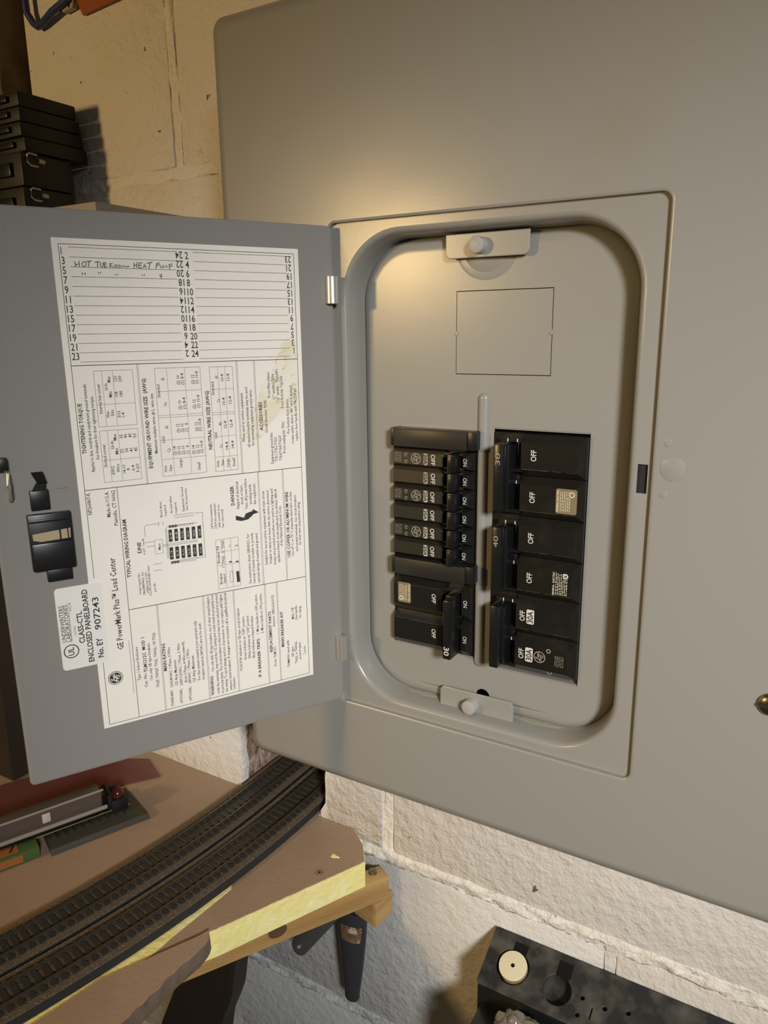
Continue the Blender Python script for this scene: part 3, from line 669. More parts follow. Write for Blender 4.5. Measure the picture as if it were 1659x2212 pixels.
# round trademark on the card: black disc with a pale script
lc = door_sz(*z3(400, 760)); lr = 0.0044
card.add([Vector((lc[0]+lr*math.cos(2*math.pi*i/28), YI, lc[1]+lr*math.sin(2*math.pi*i/28))) for i in range(28)], [tuple(range(28))], 1)
logo(card, lambda x, y: Vector((lc[0]+y, YI+.00006, lc[1]+x)), lr*0.86, 0, .00042)
# water stain at the right edge, an own patch of browned paper
st = [(1200, 1250), (1225, 1150), (1290, 1060), (1300, 960), (1370, 880), (1400, 780), (1425, 700), (1470, 660), (1505, 640), (1528, 820), (1545, 1080), (1500, 1130), (1420, 1110), (1370, 1170), (1330, 1240), (1260, 1290)]
sp = [door_sz(*z1(*p)) for p in st]
card.add([Vector((a[0], YP+.00003, a[1])) for a in sp], [tuple(range(len(sp)))], 2)
co = dpart(card, 'directory_card', [PAPER, INK, STAIN])
co['label'] = 'printed white directory card with a brown water stain'
# handwriting
hw = MB()
HP = [[(196, 206), (203, 240)], [(200, 226), (220, 222)], [(222, 204), (226, 240)], [(248, 208), (240, 222), (246, 238), (262, 234), (266, 218), (256, 208), (246, 210)], [(264, 208), (298, 204)], [(282, 207), (280, 238)],
 [(316, 212), (346, 208)], [(333, 211), (333, 242)], [(350, 212), (350, 234), (360, 243), (366, 232), (366, 212)], [(372, 212), (374, 243)], [(372, 212), (386, 216), (376, 227), (390, 236), (374, 243)],
 [(406, 218), (408, 244)], [(406, 220), (424, 220), (410, 230), (430, 243)], [(440, 226), (434, 238), (446, 243), (450, 230), (440, 226)], [(460, 228), (456, 240), (468, 242), (470, 230), (460, 228)], [(478, 243), (482, 230), (488, 240), (494, 230), (500, 240), (524, 236)],
 [(550, 214), (552, 248)], [(570, 210), (566, 246)], [(552, 230), (568, 228)], [(580, 218), (578, 246)], [(578, 218), (602, 214)], [(578, 231), (596, 229)], [(578, 246), (600, 244)], [(606, 246), (614, 220), (624, 246)], [(610, 236), (622, 235)], [(626, 218), (660, 212)], [(645, 215), (640, 250)],
 [(684, 220), (682, 250)], [(682, 222), (702, 214), (704, 224), (684, 234)], [(708, 228), (708, 244), (718, 246), (724, 228)], [(728, 246), (732, 230), (738, 242), (746, 228), (750, 244)], [(760, 224), (764, 254)], [(758, 228), (778, 220), (780, 232), (762, 240)],
 [(240, 272), (245, 282), (241, 287)], [(256, 272), (261, 282), (257, 288)], [(337, 270), (341, 280)], [(350, 270), (353, 280)], [(438, 282), (440, 291)], [(451, 281), (454, 290)], [(598, 284), (600, 294)], [(612, 283), (613, 293)], [(708, 296), (704, 288), (714, 283), (718, 292), (708, 298), (716, 296), (712, 312)]]
for s in HP:
    pts = [door_sz(*z1(*p)) for p in s]
    stroke(hw, pts, .00042, 0, lambda a, b: Vector((a, YI+.00004, b)))
h = dpart(hw, 'handwriting', [PEN]); h['label'] = 'pencilled circuit names in block capitals'
# certification sticker
us = MB()
a0, a1 = 0.1582, 0.1842; b0, b1 = -0.2588, -0.2080
us.loft([rr(a0, a1, b0, b1, .0022, .0003, 5), rr(a0, a1, b0, b1, .0022, .00055, 5)], 0, False, True, True, True)
def utx(xa, ya, xb, yb, s, h, bo=0.0): ctx(z3(xa, ya), z3(xb, yb), s, h, bo, 1, .0007, 2, us)
utx(115, 552, 95, 342, 'UNDERWRITERS', .0024, .006); utx(142, 548, 122, 335, 'LABORATORIES', .0024, .006); utx(143, 372, 140, 322, 'INC.®', .0014); utx(172, 510, 168, 458, 'LISTED', .0010)
utx(220, 555, 205, 372, 'CLASS-CTL', .0030, .022); utx(275, 662, 235, 245, 'ENCLOSED PANELBOARD', .0031, .022); utx(335, 635, 318, 525, 'No. EY', .0033, .022); utx(318, 475, 297, 290, '907243', .0036, .012)
uc_ = door_sz(*z3(145, 605))
stroke(us, [(uc_[0]+.0040*math.cos(R(i*15)), uc_[1]+.0040*math.sin(R(i*15))) for i in range(25)], .0006, 1, lambda s, z: Vector((s, .0007, z)))
put_text(us, 'UL', (uc_[0]-.0014, .0007, uc_[1]-.0026), Vector((0, 0, 1)), Vector((1, 0, 0)), .0050, .0032, 1, .02)
for v in us.v: pass
q0 = door_sz(*z3(145, 548)); q1 = door_sz(*z3(132, 380)); stroke(us, [(q0[0], q0[1]), (q0[0], q1[1])], .00025, 1, lambda s, z: Vector((s-.0003, .0007, z)))
u = dpart(us, 'certification_sticker', [STICKER, INK]); u['label'] = 'white certification sticker with black serial number'
# latch fittings
lm = MB()
lm.box(.1708, .1936, 0, .0045, -.1952, -.1628, 0, bev=.0007)                      # black slide body
lm.box(.1734, .1868, 0, .0042, -.2024, -.1950, 0, bev=.0006)
lm.box(.1715, .1930, .0044, .0056, -.1672, -.1655, 0, bev=.0003)
lm.box(.1712, .1932, .0040, .0058, -.1952, -.1790, 0, bev=.0010)
lm.add([(.1722, .0047, -.1722), (.1920, .0047, -.1735), (.1918, .0047, -.1770), (.1880, .0047, -.1782), (.1725, .0047, -.1778)], [(0, 1, 2, 3, 4)], 1)
lm.box(.1775, .1782, .0046, .0062, -.1780, -.1720, 0); lm.box(.1735, .1740, .0046, .0060, -.1780, -.1722, 0)
dpart(lm, 'latch_slide', [PLASTIC, mat('latch_window', (0.42, 0.33, 0.20), 0.4)])
lm = MB()
lm.box(.1808, .1907, 0, .0028, -.1608, -.1495, 0, bev=.0005)
lm.box(.1826, .1832, .0028, .0040, -.1588, -.1552, 0); lm.box(.1872, .1878, .0028, .0040, -.1588, -.1552, 0); lm.box(.1830, .1878, .0028, .0036, -.1546, -.1540, 0)
dpart(lm, 'latch_socket', [PLASTIC])
lm = MB()
lm.loft([[Vector((.1822, .0016, -.1500)), Vector((.1895, .0016, -.1500)), Vector((.1895, .0028, -.1500)), Vector((.1822, .0028, -.1500))],
         [Vector((.1816, .0016, -.1450)), Vector((.1866, .0016, -.1452)), Vector((.1866, .0030, -.1452)), Vector((.1816, .0030, -.1450))],
         [Vector((.1816, .0050, -.1448)), Vector((.1864, .0050, -.1450)), Vector((.1864, .0062, -.1450)), Vector((.1816, .0062, -.1448))],
         [Vector((.1832, .0062, -.1386)), Vector((.1893, .0062, -.1386)), Vector((.1893, .0074, -.1386)), Vector((.1832, .0074, -.1386))]], 0, False, True, True, True)
dpart(lm, 'latch_spring', [PLASTIC])
lm = MB(); lm.tube([(.2005+.0, .0010, -.1365), (.2005, .0075, -.1385), (.2004, .0098, -.1440), (.2003, .0085, -.1500), (.2003, .0040, -.1530), (.2003, .0005, -.1535)], .0011, 10)
dpart(lm, 'latch_hook', [CHROME])
lm = MB(); lm.box(.1995, .2055, 0, .006, -.1370, -.1300, 0, bev=.0006)
dpart(lm, 'hook_guide', [PLASTIC])
lm = MB(); lm.tube([(.1760, .0004, -.1496), (.1701, .0004, -.1497)], .0005, 8)
dpart(lm, 'spot_weld', [GREYD])
for zt, zb in ((-.0322, -.0492), (-.2770, -.2950)):
    hm = MB(); c = DP0+DE*.0018+DN*.0022; n = 24; loops = []
    for z, r_ in ((zb, .0036), (zb+.0003, .0041), (zt-.0003, .0041), (zt, .0036)):
        loops.append([Vector((c.x, c.y, 0))+Vector((r_*math.cos(2*math.pi*k/n), r_*math.sin(2*math.pi*k/n), z)) for k in range(n)])
    hm.loft(loops, 0, True, True, True, True)
    build(hm, 'hinge', [CHROME], panel)

# ================================================================== CIRCUIT BREAKERS
BX, BZ = Vector((1, 0, 0)), Vector((0, 0, 1))
def thing(name, loc, label, cat, group=None): return tag(empty(name, loc), label, cat, group)
def pole_body(mb, x0, x1, z0, z1, yf, mi=0, ch=0.0044, endL=0.0, endR=0.0040, drop=0.005):
    """one pole: raised face with sloping shoulders towards its neighbours"""
    yb = yf+drop
    def L(y, d, l, r): return [Vector((x0+l, y, z0+d)), Vector((x1-r, y, z0+d)), Vector((x1-r, y, z1-d)), Vector((x0+l, y, z1-d))]
    c = 0.0002
    mb.loft([L(yb+.018, c, 0, 0), L(yb, c, 0, 0), L(yf+.0004, ch, endL, endR), L(yf, ch+.0004, endL+.0003, endR+.0005)], mi, False, True, True, True)
YF = 0.0120
def rot_text(mb, s, x, zc, ln, h, y, cw, mi, bold=0.006, italic=0.0):
    """text running vertically on a breaker face; cw: reads downwards (glyph tops to the right)"""
    ex, ey = (-BZ, BX) if cw else (BZ, -BX)
    me, w0 = text_mesh(s, bold, 3)
    org = Vector((x, y, zc))-ex*(ln/2)-ey*(h/2)
    mb.mesh_from(me, lambda c: org+ex*((c.x+italic*c.y)*ln)+ey*(c.y*h), mi)
def pill(mb, x, zc, w_, l_, y, mi): mb.loft([rr(x-w_/2, x+w_/2, zc-l_/2, zc+l_/2, .0009, y, 4)], mi, False, True, False, True)
def fine_print(mb, x, zc, cols, ln, y, mi, seed, w_=.00045, pitch=.0011):
    """rows of minute lettering as short dashes"""
    rnd = random.Random(seed)
    for k in range(cols):
        z = zc-ln/2; xx = x+k*pitch
        while z < zc+ln/2-.0004:
            l = rnd.uniform(.0005, .0018); l = min(l, zc+ln/2-z)
            mb.add([(xx, y, z), (xx+w_, y, z), (xx+w_, y, z+l), (xx, y, z+l)], [(0, 1, 2, 3)], mi); z += l+rnd.uniform(.0003, .0007)
def gold_sticker(root, x0, x1, z0, z1, y, cw):
    mb = MB(); mb.loft([rr(x0, x1, z0, z1, .0012, y, 4), rr(x0, x1, z0, z1, .0012, y-.0002, 4)], 0, False, True, True, True)
    yy = y-.0003; xc = x1-.0012 if cw else x0+.0012
    rot_text(mb, 'GENERAL ELECTRIC', xc, (z0+z1)/2, (z1-z0)*.88, .0012, yy, cw, 1, .015)
    fine_print(mb, (x0+.0012 if cw else x0+.0028), (z0+z1)/2, 6, (z1-z0)*.78, yy, 1, 3, .00035, .0011)
    cx, cz = (x0+.0026, z0+.0030) if cw else (x1-.0030, z1-.0032)
    stroke(mb, [(cx+.0014*math.cos(R(i*15)), cz+.0014*math.sin(R(i*15))) for i in range(25)], .0005, 1, lambda a, b: Vector((a, yy-.00005, b)))
    o = build(mb, 'rating_sticker', [GOLD, GOLDINK], root); o['label'] = 'gold foil rating sticker'
def logo_on(mb, x, z, r, y, cw, mi, wd):
    ex, ey = (-BZ, BX) if cw else (BZ, -BX); c = Vector((x, y, z))
    logo(mb, lambda a, b: c+ex*a+ey*b, r, mi, wd)

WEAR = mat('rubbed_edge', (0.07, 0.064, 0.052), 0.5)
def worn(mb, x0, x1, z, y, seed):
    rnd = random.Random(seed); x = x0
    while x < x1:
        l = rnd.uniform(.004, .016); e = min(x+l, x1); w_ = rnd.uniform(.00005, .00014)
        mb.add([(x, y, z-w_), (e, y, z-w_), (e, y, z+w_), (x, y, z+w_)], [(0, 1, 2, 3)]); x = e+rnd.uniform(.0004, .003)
# --- right-hand row: three double-pole breakers
PP = 0.02535; PR = 0.0257
def double_right(k, label):
    zt = -0.1280-2*PR*k
    root = thing('double_pole_breaker', (0.139, 0.030, zt-PR), label, 'circuit breaker', 'double-pole breakers in the right-hand row')
    root.location = (0.139, YF+.022, zt-2*PR)
    body = MB(); yt = YF-.00025
    for p in range(2):
        pr = MB(); tk = MB()
        z1_, z0_ = zt-p*PR, zt-(p+1)*PR
        # main face right of the handle opening, rails above and below the opening, sunk floor
        pole_body(body, 0.1288, 0.1682, z0_, z1_, YF, 0)
        body.box(0.1088, 0.1292, YF+.0075, YF+.022, z0_+.0002, z1_-.0002)
        body.box(0.1150, 0.1292, YF+.0008, YF+.009, z1_-.0048, z1_-.0026); body.box(0.1150, 0.1292, YF+.0008, YF+.009, z0_+.0026, z0_+.0046)
        body.box(0.1252, 0.1270, YF+.0045, YF+.009, z0_+.0055, z1_-.0055, 0, bev=.0004)
        rot_text(pr, 'OFF', 0.1372 if k < 2 else 0.1335, (z0_+z1_)/2+.0006, .0068, .0034, yt, False, 0, .012)
        for q in (0.1200, 0.1262): tk.add([(q, YF+.0006, z1_-.0048), (q+.0006, YF+.0006, z1_-.0048), (q+.0006, YF+.0006, z1_-.0027), (q, YF+.0006, z1_-.0027)], [(0, 1, 2, 3)], 0)
        build(pr, 'off_marking', [WINK], root); build(tk, 'tick_marks', [WINK], root)
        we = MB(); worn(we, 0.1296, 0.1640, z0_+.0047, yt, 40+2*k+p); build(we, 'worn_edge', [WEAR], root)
        if k == 2:
            pr = MB()
            pill(pr, 0.1388, (z0_+z1_)/2+.0006, .0050, .0096, yt+.0001, 0)
            rot_text(pr, '30A', 0.1388, (z0_+z1_)/2+.0006, .0078, .0036, yt-.0001, False, 1, .02)
            build(pr, 'rating_marking', [WINK, INK], root)
    pr = MB()
    build(body, 'body', [BLACK], root, ang=25)
    hd = MB()
    zc = zt-PR
    hd.box(0.1162, 0.1222, 0.0002, YF+.008, zc-.0208, zc+.0208, 0, bev=.0007)
    hd.box(0.1218, 0.1240, 0.0050, YF+.008, zc-.0195, zc+.0195, 0, bev=.0005)
    for zz in (zc+PR/2, zc-PR/2): hd.box(0.1166, 0.1228, YF-.002, YF+.010, zz-.006, zz+.006)
    hdl = build(hd, 'handle', [HANDLE], root)
    if k < 2:
        nb = MB(); rot_text(nb, ('30', '40')[k], 0.1190, zc+.0118, .0072, .0030, 0.0000, False, 0, .0)
        build(nb, 'ampere_number', [DIMINK], hdl)
    zl = zt-1.5*PR
    if k == 0: gold_sticker(root, 0.1520, 0.1648, zl-.0074, zl+.0078, YF-.0001, False)
    if k == 1:
        rot_text(pr, 'GENERAL  ELECTRIC', 0.1528, zl-.0004, .0150, .0012, yt, False, 1, .012)
        fine_print(pr, 0.1542, zl-.0002, 7, .0140, yt, 1, 5)
        stroke(pr, [(0.1602+.0013*math.cos(R(i*15)), zl+.0052+.0013*math.sin(R(i*15))) for i in range(25)], .0007, 0, lambda a, b: Vector((a, yt-.0001, b)))
    if k == 2:
        logo_on(pr, 0.1458, zl+.0006, .0036, yt, False, 3, .00045)
        stroke(pr, [(0.1515+.0012*math.cos(R(i*15)), zl+.0058+.0012*math.sin(R(i*15))) for i in range(25)], .0006, 3, lambda a, b: Vector((a, yt, b)))
        rot_text(pr, '2 POLE 120V', 0.1562, zl+.0002, .0072, .0010, yt, False, 3, 0); fine_print(pr, 0.1572, zl+.0002, 4, .0074, yt, 3, 9, .0004, .0012)
        cm = MB(); rot_text(cm, 'C', 0.1525, zl-.0092, .0018, .0028, YF+.0004, False, 0, .012); build(cm, 'approval_mark', [DIMINK], root)
    if k: build(pr, 'maker_print', [WINK, GOLDINK, INK, DIMINK], root)
double_right(0, 'black double-pole breaker with gold foil sticker, topmost in the right-hand row')
double_right(1, 'black double-pole breaker with printed gold text, middle of the right-hand row')
double_right(2, 'black double-pole breaker marked 30A twice, lowest in the right-hand row')

# --- left-hand row: six slim breakers
SP = 0.01238
names = ['brown slim 20A breaker with round logo, directly under the upper filler plate', 'plain brown slim 20A breaker, second below the upper filler plate',
         'black slim 20A breaker with round logo, third below the upper filler plate', 'plain black slim 20A breaker, fourth below the upper filler plate',
         'black slim 20A breaker with round logo, fifth below the upper filler plate', 'plain black slim 20A breaker directly above the lower filler plate']
for i in range(6):
    zc = -0.1480-SP*i; z1_, z0_ = zc+SP/2, zc-SP/2; yt = YF-.00025
    root = thing('slim_breaker', (0.068, YF+.022, z0_), names[i], 'circuit breaker', 'slim breakers in the left-hand row')
    body = MB()
    pole_body(body, 0.0392, 0.0772, z0_, z1_, YF, 0, .0019, .0004, .0004, .0042)
    body.box(0.0770, 0.0902, YF+.0060, YF+.022, z0_+.0002, z1_-.0002)
    body.box(0.0770, 0.0902, YF+.0012, YF+.008, z1_-.0022, z1_-.0010); body.box(0.0770, 0.0902, YF+.0012, YF+.008, z0_+.0010, z0_+.0020)
    body.box(0.0806, 0.0822, YF+.0030, YF+.008, z0_+.003, z1_-.003, 0)
    pole_body(body, 0.0898, 0.0967, z0_, z1_, YF+.0004, 1, .0019, .0003, .0022, .0042)
    build(body, 'body', [BROWNB if i < 2 else OLIVEB, BLACK], root, ang=25)
    hd = MB(); hd.box(0.0836, 0.0884, 0.0035, YF+.008, zc-.0057, zc+.0057, 0, bev=.0004); hd.box(0.0842, 0.0880, 0.0026, .0045, zc-.0052, zc+.0046, 0, bev=.0005)
    build(hd, 'handle', [HANDLE], root)
    pr = MB(); rot_text(pr, 'OFF', 0.0693+.0004*(i < 2), zc, .0070, .0030, yt, True, 0, .01); build(pr, 'off_marking', [WINK], root)
    pr = MB(); rot_text(pr, 'ON', 0.0923, zc, .0048, .0026, YF+.0001, True, 0, .012); build(pr, 'on_marking', [WINK], root)
    pr = MB(); GP = mat('grey_print', (0.40, 0.37, 0.30), 0.6)
    pill(pr, 0.0642, zc, .0032, .0078, yt+.0001, 1 if i < 2 else 3)
    rot_text(pr, '20A', 0.0642, zc, .0066, .0024, yt-.0001, True, 2, .02)
    build(pr, 'rating_marking', [WINK, DIMINK, INK, GP], root)
    if i % 2 == 0:
        pr = MB()
        logo_on(pr, 0.0572, zc, .0034, yt, True, 1, .00042)
        fine_print(pr, 0.0412, zc+.0006, 5, .0066, yt, 1, 20+i, .00035, .0011)
        for q in (.0022, -.0024): stroke(pr, [(0.0498+.0010*math.cos(R(a*24)), zc+q+.0010*math.sin(R(a*24))) for a in range(14)], .0004, 1, lambda a, b: Vector((a, yt, b)))
        build(pr, 'maker_print', [WINK, DIMINK], root)
# --- left-hand double-pole breaker
zt = -0.2309
root = thing('double_pole_breaker', (0.068, YF+.022, zt-2*PP), 'black double-pole breaker with 30 on its handle, below the lower filler plate', 'circuit breaker')
body = MB(); yt = YF-.00025
for p in range(2):
    z1_, z0_ = zt-p*PP, zt-(p+1)*PP; zc = (z0_+z1_)/2
    pole_body(body, 0.0388, 0.0775, z0_, z1_, YF, 0, .0046, .0004, .0004, .005)
    body.box(0.0772, 0.0905, YF+.0065, YF+.022, z0_+.0002, z1_-.0002)
    body.box(0.0772, 0.0905, YF+.0008, YF+.009, z1_-.0050, z1_-.0026); body.box(0.0772, 0.0905, YF+.0008, YF+.009, z0_+.0026, z0_+.0046)
    pole_body(body, 0.0903, 0.0967, z0_, z1_, YF+.0003, 0, .0046, .0003, .0022, .005)
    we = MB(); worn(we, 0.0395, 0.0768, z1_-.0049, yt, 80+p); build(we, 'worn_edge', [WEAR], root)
    pr = MB(); rot_text(pr, 'OFF', 0.0707, zc+.0010, .0064, .0030, yt, True, 0, .012, .05); build(pr, 'off_marking', [WINK], root)
    pr = MB(); rot_text(pr, 'ON', 0.0938, zc+.0008, .0048, .0028, YF+.0001, True, 0, .012); build(pr, 'on_marking', [WINK], root)
build(body, 'body', [BLACK], root, ang=25)
hd = MB(); zc = zt-PP; hd.box(0.0826, 0.0886, 0.0010, YF+.008, zc-.0235, zc+.0180, 0, bev=.0008); hd.box(0.0830, 0.0888, .0040, YF+.006, zc+.0178, zc+.0205, 0, bev=.0006)
for q in range(13): hd.box(0.0836, 0.0876, .0006, .0016, zc+.0150-q*.0021, zc+.0160-q*.0021, 0)
hdl = build(hd, 'handle', [HANDLE], root)
nb = MB(); rot_text(nb, '30', 0.0857, zc-.0175, .0060, .0036, 0.0008, True, 0, .014); build(nb, 'ampere_number', [WINK], hdl)
gold_sticker(root, 0.0430, 0.0530, zt-.0185, zt-.0040, YF-.0001, True)
# --- filler plates
for (z1_, z0_, lab) in ((-0.1284, -0.1402, 'black plastic filler plate above the slim breakers'), (-0.2164, -0.2282, 'black plastic filler plate between the slim and double-pole breakers')):
    root = thing('filler_plate', (0.0695, YF+.006, z0_), lab, 'filler plate', 'filler plates in the left-hand row')
    mb = MB(); mb.box(0.0420, 0.0945, YF-.0036, YF+.008, z0_, z1_, 0, bev=.0006)
    build(mb, 'bar', [FILL], root)
    for x0, x1 in ((0.0390, 0.0422), (0.0943, 0.1000)):
        mb = MB(); mb.box(x0, x1, YF-.0022, YF+.0078, z0_+.0002, z1_+.0002, 0, bev=.0005); build(mb, 'end_clip', [PLASTIC], root)

# ================================================================== TRAIN LAYOUT
def poly3(pts, z): return [Vector((p[0], p[1], z)) for p in pts]
fr_t = [(-0.0221, 0.0637), (-0.0365, 0.0345), (-0.0508, 0.0054), (-0.0643, -0.0220), (-0.0828, -0.0597), (-0.0905, -0.0720), (-0.1105, -0.1140), (-0.1222, -0.1387), (-0.1330, -0.1857), (-0.1540, -0.30)]
fr_b = [(p[0]-.0006, p[1]) for p in fr_t]
rest = [(-0.56, -0.30), (-0.56, 0.0720), (-0.411, 0.0720), (-0.411, 0.0955), (-0.1885, 0.0955), (-0.1865, 0.283), (-0.097, 0.283), (-0.0960, 0.0955), (-0.0560, 0.0955), (-0.0488, 0.0910), (-0.0357, 0.0814)]
foam = empty('layout_board', (-0.22, 0.0, -0.548))
tag(foam, 'mauve painted foam layout board with raw yellow cut edge under the twin tracks', 'board')
mb = MB()
n = len(fr_t)+len(rest)
mb.loft([poly3(fr_b+rest, -0.548), [Vector((a[0], a[1], ZB-.0006)) for a in fr_t+rest]], 0, False, True, True, True)
build(mb, 'foam_core', [FOAM], foam)
mb = MB()      # painted skin, with a ragged front edge
skin = []
for i in range(len(fr_t)-1):
    a, b = Vector(fr_t[i]), Vector(fr_t[i+1])
    m = 14
    for k in range(m):
        p = a.lerp(b, k/m); d = (b-a).normalized(); nrm = Vector((-d.y, d.x))
        j = 0.0008*noise.noise(Vector((p.x*300, p.y*300, 4)))+.0006*noise.noise(Vector((p.x*900, p.y*900, 2)))
        p = p-Vector((1, 0))*(0.0006+abs(j)*1.4); skin.append((p.x, p.y))
skin.append(fr_t[-1])
skin = [(-0.0230, 0.0637)]+skin[1:]+rest
mb.loft([poly3(skin, ZB-.0006), poly3(skin, ZB)], 0, False, True, True, True)
build(mb, 'painted_skin', [BOARD], foam)
mb = MB()      # bare strip of foam along the roadbed
st = [un(p[0], p[1], 2, ZB+.0004) for p in ((500, 1912), (417, 1974), (335, 2022), (258, 2076), (120, 2156), (40, 2206), (-30, 2255), (0, 2275), (75, 2216), (222, 2119), (296, 2083), (330, 2062), (372, 2024), (417, 1988), (500, 1920))]
mb.loft([[Vector((p.x, p.y, ZB+.0001)) for p in st], st], 0, False, True, True, True)
build(mb, 'bare_foam_strip', [FOAM], foam)
for px, py, r_ in ((723, 1850, .0042),):
    c = un(px, py, 2, ZB); mb = MB(); lpz = []
    for k in range(14):
        a = 2*math.pi*k/14; q = r_*(1+.35*math.sin(3*a+1))
        lpz.append(Vector((c.x+q*math.cos(a), c.y+.5*q*math.sin(a), ZB+.0003)))
    mb.loft([[p-Vector((0, 0, .0002)) for p in lpz], [p+(c-p)*.2+Vector((0, 0, .0004)) for p in lpz]], 0, True, True, False, True)
    build(mb, 'paint_chip', [FOAM], foam)
c = un(690, 1885, 2, ZB); mb = MB(); mb.cyl((c.x, c.y, ZB-.001), (c.x, c.y, ZB+.0003), .0042, .0040, 20, 0)
for a in (0.4, 0.4+math.pi/2):
    d = Vector((math.cos(a), math.sin(a), 0))*.0014; e2 = Vector((-math.sin(a), math.cos(a), 0))*.0004; cc = Vector((c.x, c.y, ZB+.0005))
    mb.add([cc-d-e2, cc+d-e2, cc+d+e2, cc-d+e2], [(0, 1, 2, 3)], 1)
build(mb, 'board_screw', [mat('painted_over_screw', (0.25, 0.18, 0.12), 0.5), DARKIN], foam)
# overlapping painted slab in front
TB = [(-0.0848, -0.0660), (-0.0876, -0.0745), (-0.1079, -0.1151), (-0.1197, -0.1387), (-0.1300, -0.1857), (-0.150, -0.30), (-0.085, -0.30), (-0.0800, -0.20), (-0.0793, -0.1565), (-0.0788, -0.1239), (-0.0800, -0.1127), (-0.0785, -0.0918), (-0.0772, -0.0823), (-0.0800, -0.0700)]
mb = MB(); zt_ = -0.5185
_tb = []
for i in range(len(TB)):
    a, b = Vector(TB[i]), Vector(TB[(i+1) % len(TB)]); m = max(1, int((b-a).length/.0035)) if i > 5 or i < 1 else 1
    for k in range(m):
        p = a.lerp(b, k/m); p.x += .0007*noise.noise(Vector((p.x*500, p.y*500, 7))) if m > 1 else 0; _tb.append((p.x, p.y))
TB = _tb
rim = []
ctr = Vector((-0.10, -0.15, 0))
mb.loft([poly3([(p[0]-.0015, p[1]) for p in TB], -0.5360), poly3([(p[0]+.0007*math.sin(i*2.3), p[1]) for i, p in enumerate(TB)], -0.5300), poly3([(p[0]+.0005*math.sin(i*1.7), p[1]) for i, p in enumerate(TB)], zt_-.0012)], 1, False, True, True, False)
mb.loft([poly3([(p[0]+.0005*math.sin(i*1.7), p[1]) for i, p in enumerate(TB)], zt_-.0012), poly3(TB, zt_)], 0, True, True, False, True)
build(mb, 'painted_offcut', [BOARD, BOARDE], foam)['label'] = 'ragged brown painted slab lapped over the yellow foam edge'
# timber rails under the board
def beam(a, b, wd, z0, z1, name, label, mtl=WOOD, bev=.0012):
    a = Vector((a[0], a[1], 0)); b = Vector((b[0], b[1], 0)); d = (b-a).normalized(); nrm = Vector((-d.y, d.x, 0)); L = (b-a).length
    M4 = Matrix(((d.x, nrm.x, 0, a.x), (d.y, nrm.y, 0, a.y), (0, 0, 1, 0), (0, 0, 0, 1)))
    mb = MB(); mb.box(0, L, 0, wd, z0, z1, 0, bev=bev, mtx=M4)
    o = build(mb, name, [mtl], None, loc=((a.x+b.x)/2, (a.y+b.y)/2, z0)); tag(o, label, 'timber'); return o
bm1 = beam((-0.1377, -0.1280), (-0.0105, 0.0860), 0.0178, -0.5712, -0.5484, 'timber_rail', 'pine rail with a dark knot carrying the foam board')
d = (Vector((-0.0105, 0.0860, 0))-Vector((-0.1377, -0.1280, 0))).normalized(); nb_ = Vector((d.y, -d.x, 0))
def on_face(px, py, off):
    A = Vector((-0.0105, 0.0860, 0))+nb_*off; rd = ray(px, py); t = (A-CAM).dot(nb_)/rd.dot(nb_); return CAM+rd*t
c = on_face(600, 2012, .0003); mb = MB()
lp_ = [c+d*(.0085*math.cos(2*math.pi*k/20))+Vector((0, 0, 1))*(.0062*math.sin(2*math.pi*k/20)) for k in range(20)]
lp_ = [Vector((p.x, p.y, min(p.z, -0.5490))) for p in lp_]
mb.loft([[p-nb_*.0004 for p in lp_], lp_], 0, False, True, True, True)
kn = build(mb, 'knot', [mat('dark_knot', (0.10, 0.055, 0.025), 0.6)], bm1)
c = un(805, 1885, 2, -0.5484); mb = MB(); mb.cyl((c.x, c.y, -.5490), (c.x, c.y, -.5458), .0042, .0036, 16, 0); mb.cyl((c.x, c.y, -.5459), (c.x, c.y, -.5453), .002, .0018, 8, 0)
build(mb, 'wood_screw', [BRASS], bm1)
mb = MB(); mb.prism([Vector(p) for p in ((-0.0430, 0.0765, -0.5950), (-0.0165, 0.0705, -0.5950), (-0.0135, 0.0950, -0.5950), (-0.0400, 0.0955, -0.5950))], (0, 0, .0236), 0)
tag(build(mb, 'timber_block', [WOOD], None, loc=(-0.03, 0.086, -0.595)), 'short pine block fixed under the end of the rail', 'timber')

